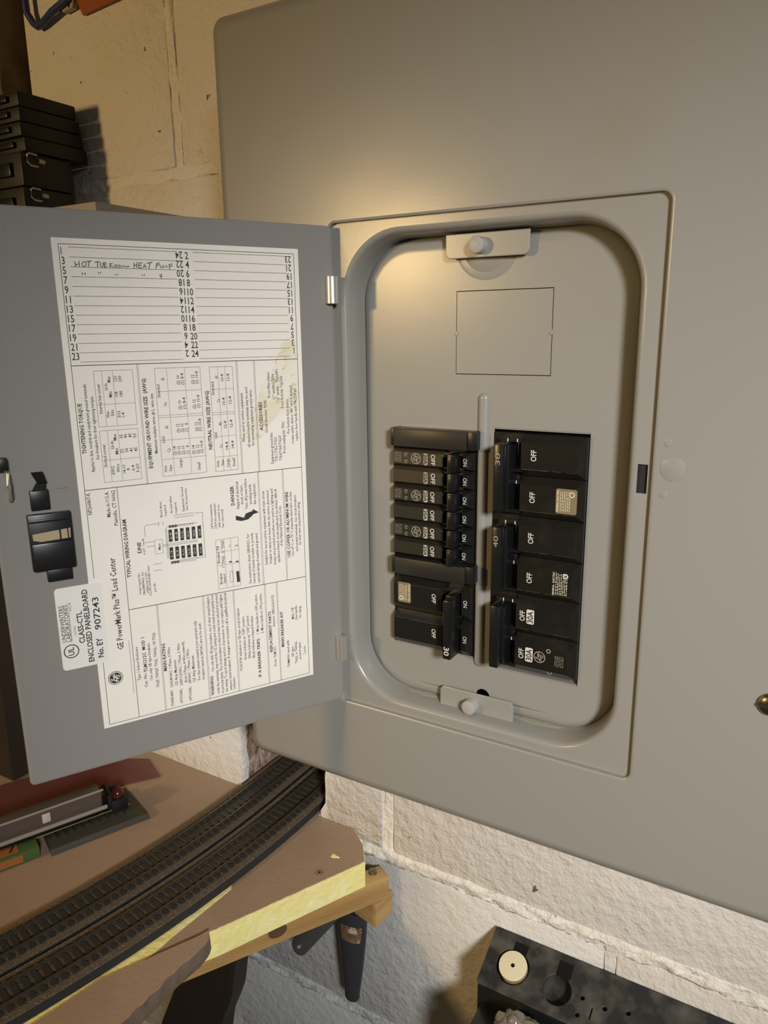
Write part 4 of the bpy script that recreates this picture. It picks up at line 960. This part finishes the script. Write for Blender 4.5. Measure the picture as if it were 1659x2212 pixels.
# tracks
def cx_near(y):
    if y > 0.094: return cx_near(0.094)
    return -0.1350+0.171*(y+0.07)-0.52*(y+0.07)**2
TRK = {0: 0.0, 1: -0.0455}
ZR = ZB+0.0075       # top of the ballast shoulder
tie_me = None
def track(k, label):
    global tie_me
    off = TRK[k]
    y0, y1 = -0.36, 0.285
    pts = []
    N = 90
    for i in range(N+1):
        y = y0+(y1-y0)*i/N; x = cx_near(y)
        dx = (cx_near(y+.001)-cx_near(y-.001))/.002; l = math.hypot(dx, 1)
        t = Vector((dx/l, 1/l, 0)); nrm = Vector((1/l, -dx/l, 0))     # points to +x
        pts.append((Vector((x, y, 0))+nrm*off, t, nrm))
    root = thing('model_track', (pts[45][0].x, pts[45][0].y, ZB), label, 'train track', 'model railway tracks on the layout board')
    def sweep(prof, mi=0, smooth=False, mb=None, closed=True):
        mb = mb or MB()
        mb.loft([[c+nrm*a+Vector((0, 0, b)) for a, b in prof] for c, t, nrm in pts], mi, smooth, closed, closed, closed)
        return mb
    zr = ZR
    mb = sweep([(-.0205, zr), (.0205, zr), (.0209, zr-.0005), (-.0209, zr-.0005)], 0)
    mb = sweep([(-.0209, zr-.0005), (.0209, zr-.0005), (.0224, ZB+.0006), (-.0224, ZB+.0006)], 1, False, mb)
    build(mb, 'roadbed', [ROADBED, ROADSIDE], root)
    for s in (-1, 1):
        q = s*.00885
        mb = sweep([(q-.0011, zr+.0008), (q+.0011, zr+.0008), (q+.0010, zr+.0014), (q+.0003, zr+.0017), (q+.0003, zr+.0032), (q+.0006, zr+.0035), (q+.0006, zr+.0043), (q-.0006, zr+.0043), (q-.0006, zr+.0035), (q-.0003, zr+.0032), (q-.0003, zr+.0017), (q-.0010, zr+.0014)])
        build(mb, 'rail', [RAIL], root)
    if tie_me is None:
        mb = MB(); mb.box(-.0142, .0142, -.0022, .0022, -.0012, .0012, 0)
        for s in (-1, 1):
            q = s*.00885; mb.box(q-.0028, q-.0009, -.0012, .0012, .0010, .0019, 0); mb.box(q+.0009, q+.0028, -.0012, .0012, .0010, .0019, 0)
        tmp = build(mb, 'tie', [TIE], None, local=True); tie_me = tmp.data; bpy.data.objects.remove(tmp)
    s = 0.003; acc = 0.0
    for i in range(N):
        seg = (pts[i+1][0]-pts[i][0]).length
        while s <= acc+seg:
            f = (s-acc)/seg; c = pts[i][0].lerp(pts[i+1][0], f); t = pts[i][1]
            if -0.275 < c.y < 0.24:
                o = bpy.data.objects.new('tie', tie_me); COL.objects.link(o); o.parent = root
                o.location = Vector((c.x, c.y, zr+.0002))-root.location; o.rotation_euler = (0, 0, math.atan2(-t.x, t.y))
            s += 0.00735
        acc += seg
    return root
track(0, 'curved model train track running along the front of the layout board')
track(1, 'curved model train track on the side of the red sheet')

# display car on its own short track
A = un(0, 1893, 2, ZB); Bp = un(325, 1768, 2, ZB)
ax = Vector((Bp.x-A.x, Bp.y-A.y, 0)).normalized(); ay = Vector((-ax.y, ax.x, 0))
E0 = Vector((Bp.x, Bp.y, ZB))
def loc(a, b, z): return E0+ax*a+ay*b+Vector((0, 0, z))     # a along the car from its end, b to the rear
root = thing('display_track', loc(-.07, .025, 0), 'short dark track base with brass rail under the smoked model coach', 'train track')
mb = MB()
L0 = -0.090
mb.loft([[loc(L0, -.0005, .0003), loc(0, 0, .0003), loc(-.004, .058, .0003), loc(L0, .058, .0003)], [loc(L0, .001, .006), loc(-.002, .001, .006), loc(-.006, .056, .006), loc(L0, .056, .006)]], 0, False, True, True, True)
build(mb, 'base', [mat('track_base_grey', (0.050, 0.045, 0.033), 0.55)], root)
for b_ in (.0215, .038):
    mb = MB(); mb.tube([loc(-.235, b_, .0095), loc(-.012, b_, .0095)], .0010, 8); build(mb, 'rail', [mat('brass_rail', (0.42, 0.33, 0.15), 0.3, metal=1.0)], root)
for i in range(10):
    mb = MB(); o = loc(-.016-.0075*i, .0155, .0055); m4 = Matrix(((ax.x, ay.x, 0, o.x), (ax.y, ay.y, 0, o.y), (0, 0, 1, o.z), (0, 0, 0, 1)))
    mb.box(-.0019, .0019, 0, .028, 0, .0030, 0, mtx=m4); build(mb, 'tie', [TIE], root)
root = thing('model_coach', loc(-.16, .03, .0105), 'long model railway coach with pale roof stripe and smoked windows', 'model train')
def cbox(mb, a0, a1, b0, b1, z0, z1, mi=0, bev=0.0):
    SH = E0+ax*.028; m4 = Matrix(((ax.x, ay.x, 0, SH.x), (ax.y, ay.y, 0, SH.y), (0, 0, 1, ZB), (0, 0, 0, 1))); mb.box(a0, a1, b0, b1, z0, z1, mi, bev=bev, mtx=m4)
mb = MB(); cbox(mb, -.34, -.062, .0160, .0190, .0165, .0200, 0, .0008); build(mb, 'sill', [CARTRIM], root)
mb = MB(); cbox(mb, -.34, -.066, .0175, .0345, .0195, .0360, 0, .002); build(mb, 'window_band', [CARWIN], root)
mb = MB(); cbox(mb, -.34, -.064, .0172, .0190, .0355, .0375, 0, .0006); build(mb, 'roof', [CARTRIM], root)
mb = MB(); cbox(mb, -.33, -.075, .020, .036, .0105, .0197, 0, .0008); build(mb, 'underframe', [PLASTIC], root)
mb = MB(); cbox(mb, -.119, -.112, .0166, .0176, .0240, .0330, 0, .0004); build(mb, 'window_pane', [WHITEP], root)
for a0 in (-.19, -.245): 
    mb = MB(); cbox(mb, a0, a0+.016, .0167, .0176, .025, .030, 0, .0004); build(mb, 'window_pane', [WHITEP], root)
root = thing('bumper_stop', loc(-.020, .03, .006), 'black buffer stop with a dark red lamp at the end of the display track', 'buffer stop')
mb = MB(); cbox(mb, -.058, -.043, .016, .044, .0095, .021, 0, .001); cbox(mb, -.061, -.056, .018, .042, .012, .0275, 0, .001); build(mb, 'frame', [PLASTIC], root)
mb = MB(); c = loc(-.022, .024, .0235)
loops = []
for i in range(7):
    a = R(-60+150*i/6); loops.append([c+Vector((.0062*math.cos(a)*math.cos(2*math.pi*k/16), .0062*math.cos(a)*math.sin(2*math.pi*k/16), .0062*math.sin(a))) for k in range(16)])
mb.loft(loops, 0, True, True, True, True); build(mb, 'lamp', [REDL], root)
# red sheet, and the green box
mb = MB(); rp = [un(*p, 2, ZB+.001) for p in ((347, 1677), (322, 1640), (200, 1640), (-60, 1715), (-60, 1780), (100, 1735))]
mb.loft([[Vector((p.x, p.y, ZB+.0004)) for p in rp], [Vector((p.x, p.y, ZB+.0016)) for p in rp]], 0, False, True, True, True)
tag(build(mb, 'red_folder', [RED], None, loc=(rp[0].x, rp[0].y, ZB)), 'flat dull red plastic folder lying behind the model coach', 'folder')
gx = Vector((0.78, 0.62, 0)).normalized(); gy = Vector((-gx.y, gx.x, 0)); G0 = un(62, 1862, 2, ZB)
root = thing('card_box', (G0.x, G0.y, ZB), 'small green card box with an orange printed end beside the coach', 'box')
m4 = Matrix(((ax.x, ay.x, 0, G0.x), (ax.y, ay.y, 0, G0.y), (0, 0, 1, ZB), (0, 0, 0, 1)))
mb = MB(); mb.box(-.12, .010, 0, .024, .0004, .011, 0, bev=.0006, mtx=m4); build(mb, 'carton', [GREEN], root)
mb = MB(); mb.box(-.075, -.004, -.0004, .0, .0025, .0095, 0, mtx=m4); mb.box(-.075, -.006, .004, .020, .0109, .0114, 0, mtx=m4); build(mb, 'printed_panel', [ORANGE], root)
mb = MB()
def gp(x, y, z): return m4 @ Vector((x, y, z))
for q in (-.030, -.014):
    mb.add([gp(q, .006, .0117), gp(q+.0022, .006, .0117), gp(q+.008, .018, .0117), gp(q+.0058, .018, .0117)], [(0, 1, 2, 3)])
build(mb, 'print', [INK], root)

mb = MB(); mb.box(-0.52, -0.4055, -0.018, 0.068, ZB+.0003, -0.16, 0, bev=.003)
tag(build(mb, 'storage_box', [mat('dark_brown_board', (0.030, 0.020, 0.013), 0.6, bump=[(80, 0.0008, 4)])], None, loc=(-.46, .025, ZB)), 'dark brown storage box standing on the layout board behind the panel door', 'box')

# spring clamp
root = thing('spring_clamp', (-0.05, 0.075, -0.60), 'dark grey spring clamp with a worn sticker gripping the timber rail', 'clamp')
p0 = un(760, 1962, 1, .082); p1 = un(761, 2158, 1, .074)
mb = MB(); n = 24; loops = []
dv = (p1-p0).normalized(); sa = Vector((1, 0, 0)); sa = (sa-dv*sa.dot(dv)).normalized(); sb = dv.cross(sa)
for f, ra, rb in ((0, .0172, .0085), (.3, .0152, .0078), (.6, .0122, .0066), (.9, .0082, .0056), (.96, .0078, .0056), (.985, .0068, .005), (1.0, .004, .003)):
    c = p0.lerp(p1, f); loops.append([c+sa*(ra*math.cos(2*math.pi*k/n))+sb*(rb*math.sin(2*math.pi*k/n)) for k in range(n)])
mb.loft(loops, 0, True, True, True, True); hdl = build(mb, 'grip', [CLAMPM], root, ang=60)
mb = MB(); c = p0.lerp(p1, .20); lps = []
for f in (.13, .30):
    c = p0.lerp(p1, f); ra = .0172-.0186*f*.62+.0006; rb = .0085-.002*f+.0006
    lps.append([c+sa*(ra*math.cos(R(a)))+sb*(rb*math.sin(R(a))) for a in range(30, 121, 9)])
up = sb.dot(CAM-p0)
if up < 0: 
    lps = []
    for f in (.13, .30):
        c = p0.lerp(p1, f); ra = .0172-.0186*f*.62+.0006; rb = .0085-.002*f+.0006
        lps.append([c+sa*(ra*math.cos(R(a)))+sb*(rb*math.sin(R(a))) for a in range(-120, -29, 9)])
mb.loft(lps, 0, True, False); build(mb, 'worn_sticker', [mat('worn_sticker_paper', (0.42, 0.34, 0.25), 0.7, var=[(90, 0.42, 0.55, (0.16, 0.075, 0.035)), (260, 0.5, 0.6, (0.10, 0.055, 0.03))])], hdl)
q0 = un(722, 1972, 1, .072); q1 = un(648, 2043, 1, .060)
dv = (q1-q0).normalized(); cn = (CAM-q0).normalized(); sd = dv.cross(cn).normalized(); cn = sd.cross(dv).normalized()
mb = MB(); out = []
for k in range(13):
    a = R(-90+180*k/12); out.append(q1+dv*(.0088*math.cos(a))+sd*(.0088*math.sin(a)))
out += [q0+sd*.0075-dv*.002, q0-sd*.0065-dv*.002]
mb.loft([[p-cn*.0015 for p in out], [p+cn*.0010 for p in out], [p+((q0+q1)/2-p)*.08+cn*.0018 for p in out]], 0, True, True, True, True)
arm = build(mb, 'lever', [CLAMPS], root, ang=50)
mb = MB(); e = q1; mb.cyl(e+cn*.001, e+cn*.0030, .0020, .0016, 14); build(mb, 'rivet', [CHROME], arm)
mb = MB(); mb.tube([q0+dv*.002, q0.lerp(p0, .5), p0+Vector((0, 0, .001))], .0035, 10); build(mb, 'spring_pivot', [CLAMPS], root)

# dark leg under the board
mb = MB()
lg = [(-0.1225, -0.5720), (-0.1268, -0.6270), (-0.1341, -0.6696), (-0.1420, -0.6900), (-0.1501, -0.7088), (-0.160, -0.76), (-0.18, -0.95), (-0.23, -1.5), (-0.275, -1.5), (-0.245, -0.90), (-0.2365, -0.757), (-0.2000, -0.676), (-0.195, -0.572)]
f0 = [Vector((x, 0.0, z)) for x, z in lg]; cc = Vector((-.17, 0, -.66))
mb.loft([[p+Vector((0, .022, 0)) for p in f0], [p+Vector((0, .003, 0)) for p in f0], [p+Vector((-.003 if p.x > -.18 else .003, 0, 0)) for p in f0]], 0, True, True, True, True)
leg = build(mb, 'table_leg', [RUBBER], None, loc=(-.25, .01, -1.5), ang=40)
tag(leg, 'dark brown tapered table leg below the layout board', 'leg')

# ================================================================== TOOL RACK
T0 = Vector((0.0911, 0.0935, -0.5624)); vS = Vector((0, 0.0519-0.0935, -0.582+0.5624)); SLn = vS.length; vS.normalize(); nS = Vector((1, 0, 0)).cross(vS); nS = nS if nS.z > 0 else -nS
rack = thing('tool_rack', (0.24, 0.06, -0.70), 'dusty black plastic accessory rack fixed to the wall below the panel', 'tool rack')
RL = 0.30
def onr(a, b, h=0.0): return T0+Vector((1, 0, 0))*a+vS*b+nS*h
W1, W2 = (0.0232, 0.0247), (0.0610, 0.0272)
holes = [circle2(W1[0], W1[1], .0138, 36), circle2(W2[0], W2[1], .0118, 36), circle2(.0808, .0250, .0022, 16), circle2(.0982, .0258, .0022, 16), circle2(.0803, .0378, .0022, 16), circle2(.115, .022, .0022, 16), circle2(.131, .030, .0022, 16),
         [(.0884, .0285), (.0905, .0282), (.0903, .0378), (.0882, .0380)]]
me = plate_mesh([[(0, 0), (RL, 0), (RL, SLn), (.002, SLn), (0, SLn-.002)]]+holes, 0.0030, 0.0005)
mb = MB(); mb.mesh_from(me, lambda c: onr(c.x, c.y, -.0015+c.z))
for (cx_, cy_), r_ in ((W1, .0138), (W2, .0118)):
    n = 36
    mb.loft([[onr(cx_+r_*math.cos(2*math.pi*k/n), cy_+r_*math.sin(2*math.pi*k/n), h) for k in range(n)] for h in (-.0020, -.0110)], 0, True, True, False, True)
me2 = None
build(mb, 'top_plate', [RACKM], rack, ang=40)
TZ = un(1118, 2232, 1, .030).z-.0117
mb = MB(); mb.box(.0915, .39, .0525, .0560, -.625, -.5850, 0, bev=.0006); mb.box(.0915, .0945, .0540, .0935, -.660, -.5850, 0); mb.box(.0915, .39, .0900, .0955, -.70, -.5645, 0)
mb.box(.0955, .39, .0100, .0540, TZ-.007, TZ, 0, bev=.0006)
mb.prism([Vector((.0915, .0930, -.566)), Vector((.0915, .0540, -.5845)), Vector((.0915, .0540, -.66)), Vector((.0915, .0930, -.70))], (.0025, 0, 0))
mb.prism([Vector((.0955, .0540, -.615)), Vector((.0955, .0540, -.66)), Vector((.0955, .0100, -.640)), Vector((.0955, .0100, -.615))], (.0025, 0, 0))
mb.box(.0955, .39, .0085, .0115, -.640, -.612, 0, bev=.0006)
build(mb, 'lower_tray', [PLASTIC], rack)
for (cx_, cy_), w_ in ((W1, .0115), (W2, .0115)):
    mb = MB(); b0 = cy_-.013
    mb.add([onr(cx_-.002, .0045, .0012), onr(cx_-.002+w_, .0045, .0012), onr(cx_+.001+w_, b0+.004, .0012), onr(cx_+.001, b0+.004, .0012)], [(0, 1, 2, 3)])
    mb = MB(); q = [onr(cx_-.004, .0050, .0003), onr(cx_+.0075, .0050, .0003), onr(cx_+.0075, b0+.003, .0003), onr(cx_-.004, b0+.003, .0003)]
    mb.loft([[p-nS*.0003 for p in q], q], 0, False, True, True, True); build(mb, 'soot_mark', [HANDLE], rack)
c = onr(W1[0]+.0006, W1[1], -.0100); mb = MB(); n = 40; rf = .0116
mb.loft([[c+Vector((1, 0, 0))*(r_*math.cos(2*math.pi*k/n))+vS*(r_*math.sin(2*math.pi*k/n))+nS*h for k in range(n)] for h, r_ in ((0, rf-.0005), (.0002, rf), (.0128, rf))], 1, True, True, True, False)
mb.loft([[c+Vector((1, 0, 0))*(r_*math.cos(2*math.pi*k/n))+vS*(r_*math.sin(2*math.pi*k/n))+nS*h for k in range(n)] for h, r_ in ((.0128, rf), (.0134, rf-.0004), (.0136, rf-.0014), (.0136, .0016))], 0, True, True, False, False)
mb.loft([[c+Vector((1, 0, 0))*(r_*math.cos(2*math.pi*k/n))+vS*(r_*math.sin(2*math.pi*k/n))+nS*h for k in range(n)] for h, r_ in ((.0136, .0016), (.0110, .0012))], 2, True, True, False, True)
tag(build(mb, 'felt_wheel', [FELT, FELTS, DARKIN], None, loc=tuple(c)), 'round cream felt polishing wheel seated in the black rack', 'polishing wheel')
# crumpled clear bag in the tray
c = un(1118, 2232, 1, .030); bm = bmesh.new(); bmesh.ops.create_icosphere(bm, subdivisions=4, radius=1.0)
for v in bm.verts:
    nn = v.co.normalized(); k = 1+.35*noise.noise(nn*2.2)+.22*noise.noise(nn*5.5)+.08*noise.noise(nn*13)
    v.co = Vector((nn.x*.018*k, nn.y*.013*k, max(nn.z*.013*k, -.0115)))
mb = MB(); bm.verts.index_update(); mb.add([v.co+Vector((c.x, .030, c.z)) for v in bm.verts], [[v.index for v in f.verts] for f in bm.faces], 0, True); bm.free()
tag(build(mb, 'clear_bag', [CLEAR], None, loc=(c.x, .030, c.z-.0115), ang=80), 'crumpled clear plastic bag in the lower tray of the rack', 'bag')

# ================================================================== UPPER LEFT: SHELF AND CONTROLLERS
mb = MB(); mb.box(-0.412, -0.203, -0.010, 0.0965, 0.012, 0.0305, 0, bev=.0008)
tag(build(mb, 'wall_shelf', [SHELFM], None, loc=(-0.31, 0.045, 0.012)), 'thin dark board shelf behind the open panel door', 'shelf')
zz = 0.0305
specs = [(-.392, -.330, .021, .0720, .0280, True), (-.392, -.330, .022, .0730, .0280, True), (-.394, -.328, .026, .0900, .0122, False), (-.393, -.330, .025, .0880, .0120, False), (-.394, -.331, .026, .0870, .0120, False), (-.393, -.332, .027, .0850, .0125, False)]
labs = ['black switch controller with white clip resting on the shelf, lowest in the stack', 'black switch controller with white clip, second from the shelf', 'flat black switch controller, third up from the shelf',
        'flat black switch controller, fourth up from the shelf', 'flat black switch controller, fifth up from the shelf', 'flat black switch controller on top of the stack']
for (x0, x1, y0, y1, hgt, clip), lab in zip(specs, labs):
    root = thing('switch_controller', ((x0+x1)/2, (y0+y1)/2, zz), lab, 'controller', 'black switch controllers stacked on the shelf')
    mb = MB(); mb.box(x0, x1, y0, y1, zz+.0003, zz+hgt-.0003, 0, bev=.0016); build(mb, 'case', [mat('controller_case', (0.006, 0.006, 0.006), 0.55)], root)
    mb = MB(); mb.box(x0+.012, x1-.012, y0-.0035, y0+.001, zz+hgt*.3, zz+hgt*.7, 0, bev=.0006); build(mb, 'lever', [HANDLE], root)
    if not clip:
        mb = MB(); mb.box(x0+.006, x1-.006, y1-.001, y1+.0035, zz+hgt*.2, zz+hgt*.6, 0, bev=.0006); build(mb, 'connector', [HANDLE], root)
    else:
        mb = MB(); zc = zz+hgt*.80; xx = x1+.0006; yo = .0235
        mb.tube([(xx, yo+.014, zc+.0044), (xx, yo+.0065, zc+.0049), (xx, yo+.0040, zc+.0034), (xx, yo+.0040, zc-.0027), (xx, yo+.0070, zc-.0049), (xx, yo+.014, zc-.0050)], .0009, 8); mb.cyl((xx, yo+.0150, zc), (xx, yo+.0205, zc-.0006), .0021, .0018, 12)
        build(mb, 'clip', [WHITEP], root)
    zz += hgt
# blue cable, orange plate and its clip at the top
mb = MB(); yb = 0.088
cab = [un(*p, 1, yb) for p in ((52, -40), (54, 0), (58, 28), (66, 48), (75, 55), (86, 48), (112, 26), (138, 4), (175, -30))]
for i in (3, 4, 5): cab[i].y += .003
mb.tube(cab, .0032, 12)
tag(build(mb, 'blue_cable', [BLUE], None, loc=tuple(cab[0])), 'dark blue rubber cable hanging in a tight bend on the wall', 'cable')
mb = MB(); P_ = un(178, 32, 1, .0925); e1 = (un(252, -2, 1, .0925)-P_).normalized(); e2 = (un(164, -2, 1, .0925)-P_).normalized()
o4 = [P_+e2*.09, P_, P_+e1*.13, P_+e1*.13+e2*.09]
mb.loft([[p+Vector((0, .003, 0)) for p in o4], o4], 0, False, True, True, True)
tag(build(mb, 'orange_plate', [ORANGEP], None, loc=tuple(o4[1])), 'orange plastic plate hanging high on the block wall', 'plate')
mb = MB(); o4 = [un(*p, 1, 0.090) for p in ((126, 14), (136, 27), (156, 16), (158, 2), (144, -4))]
mb.loft([[p+Vector((0, .005, 0)) for p in o4], o4], 0, False, True, True, True); mb.cyl(un(133, 22, 1, .090), un(133, 22, 1, .0935), .0020, mi=1); mb.cyl(un(151, 10, 1, .090), un(151, 10, 1, .0935), .0024, mi=1)
tag(build(mb, 'cable_clip', [mat('clip_plastic', (0.36, 0.31, 0.22), 0.5), DARKIN], None, loc=tuple(o4[0])), 'small pale cable clip beside the orange plate', 'clip')
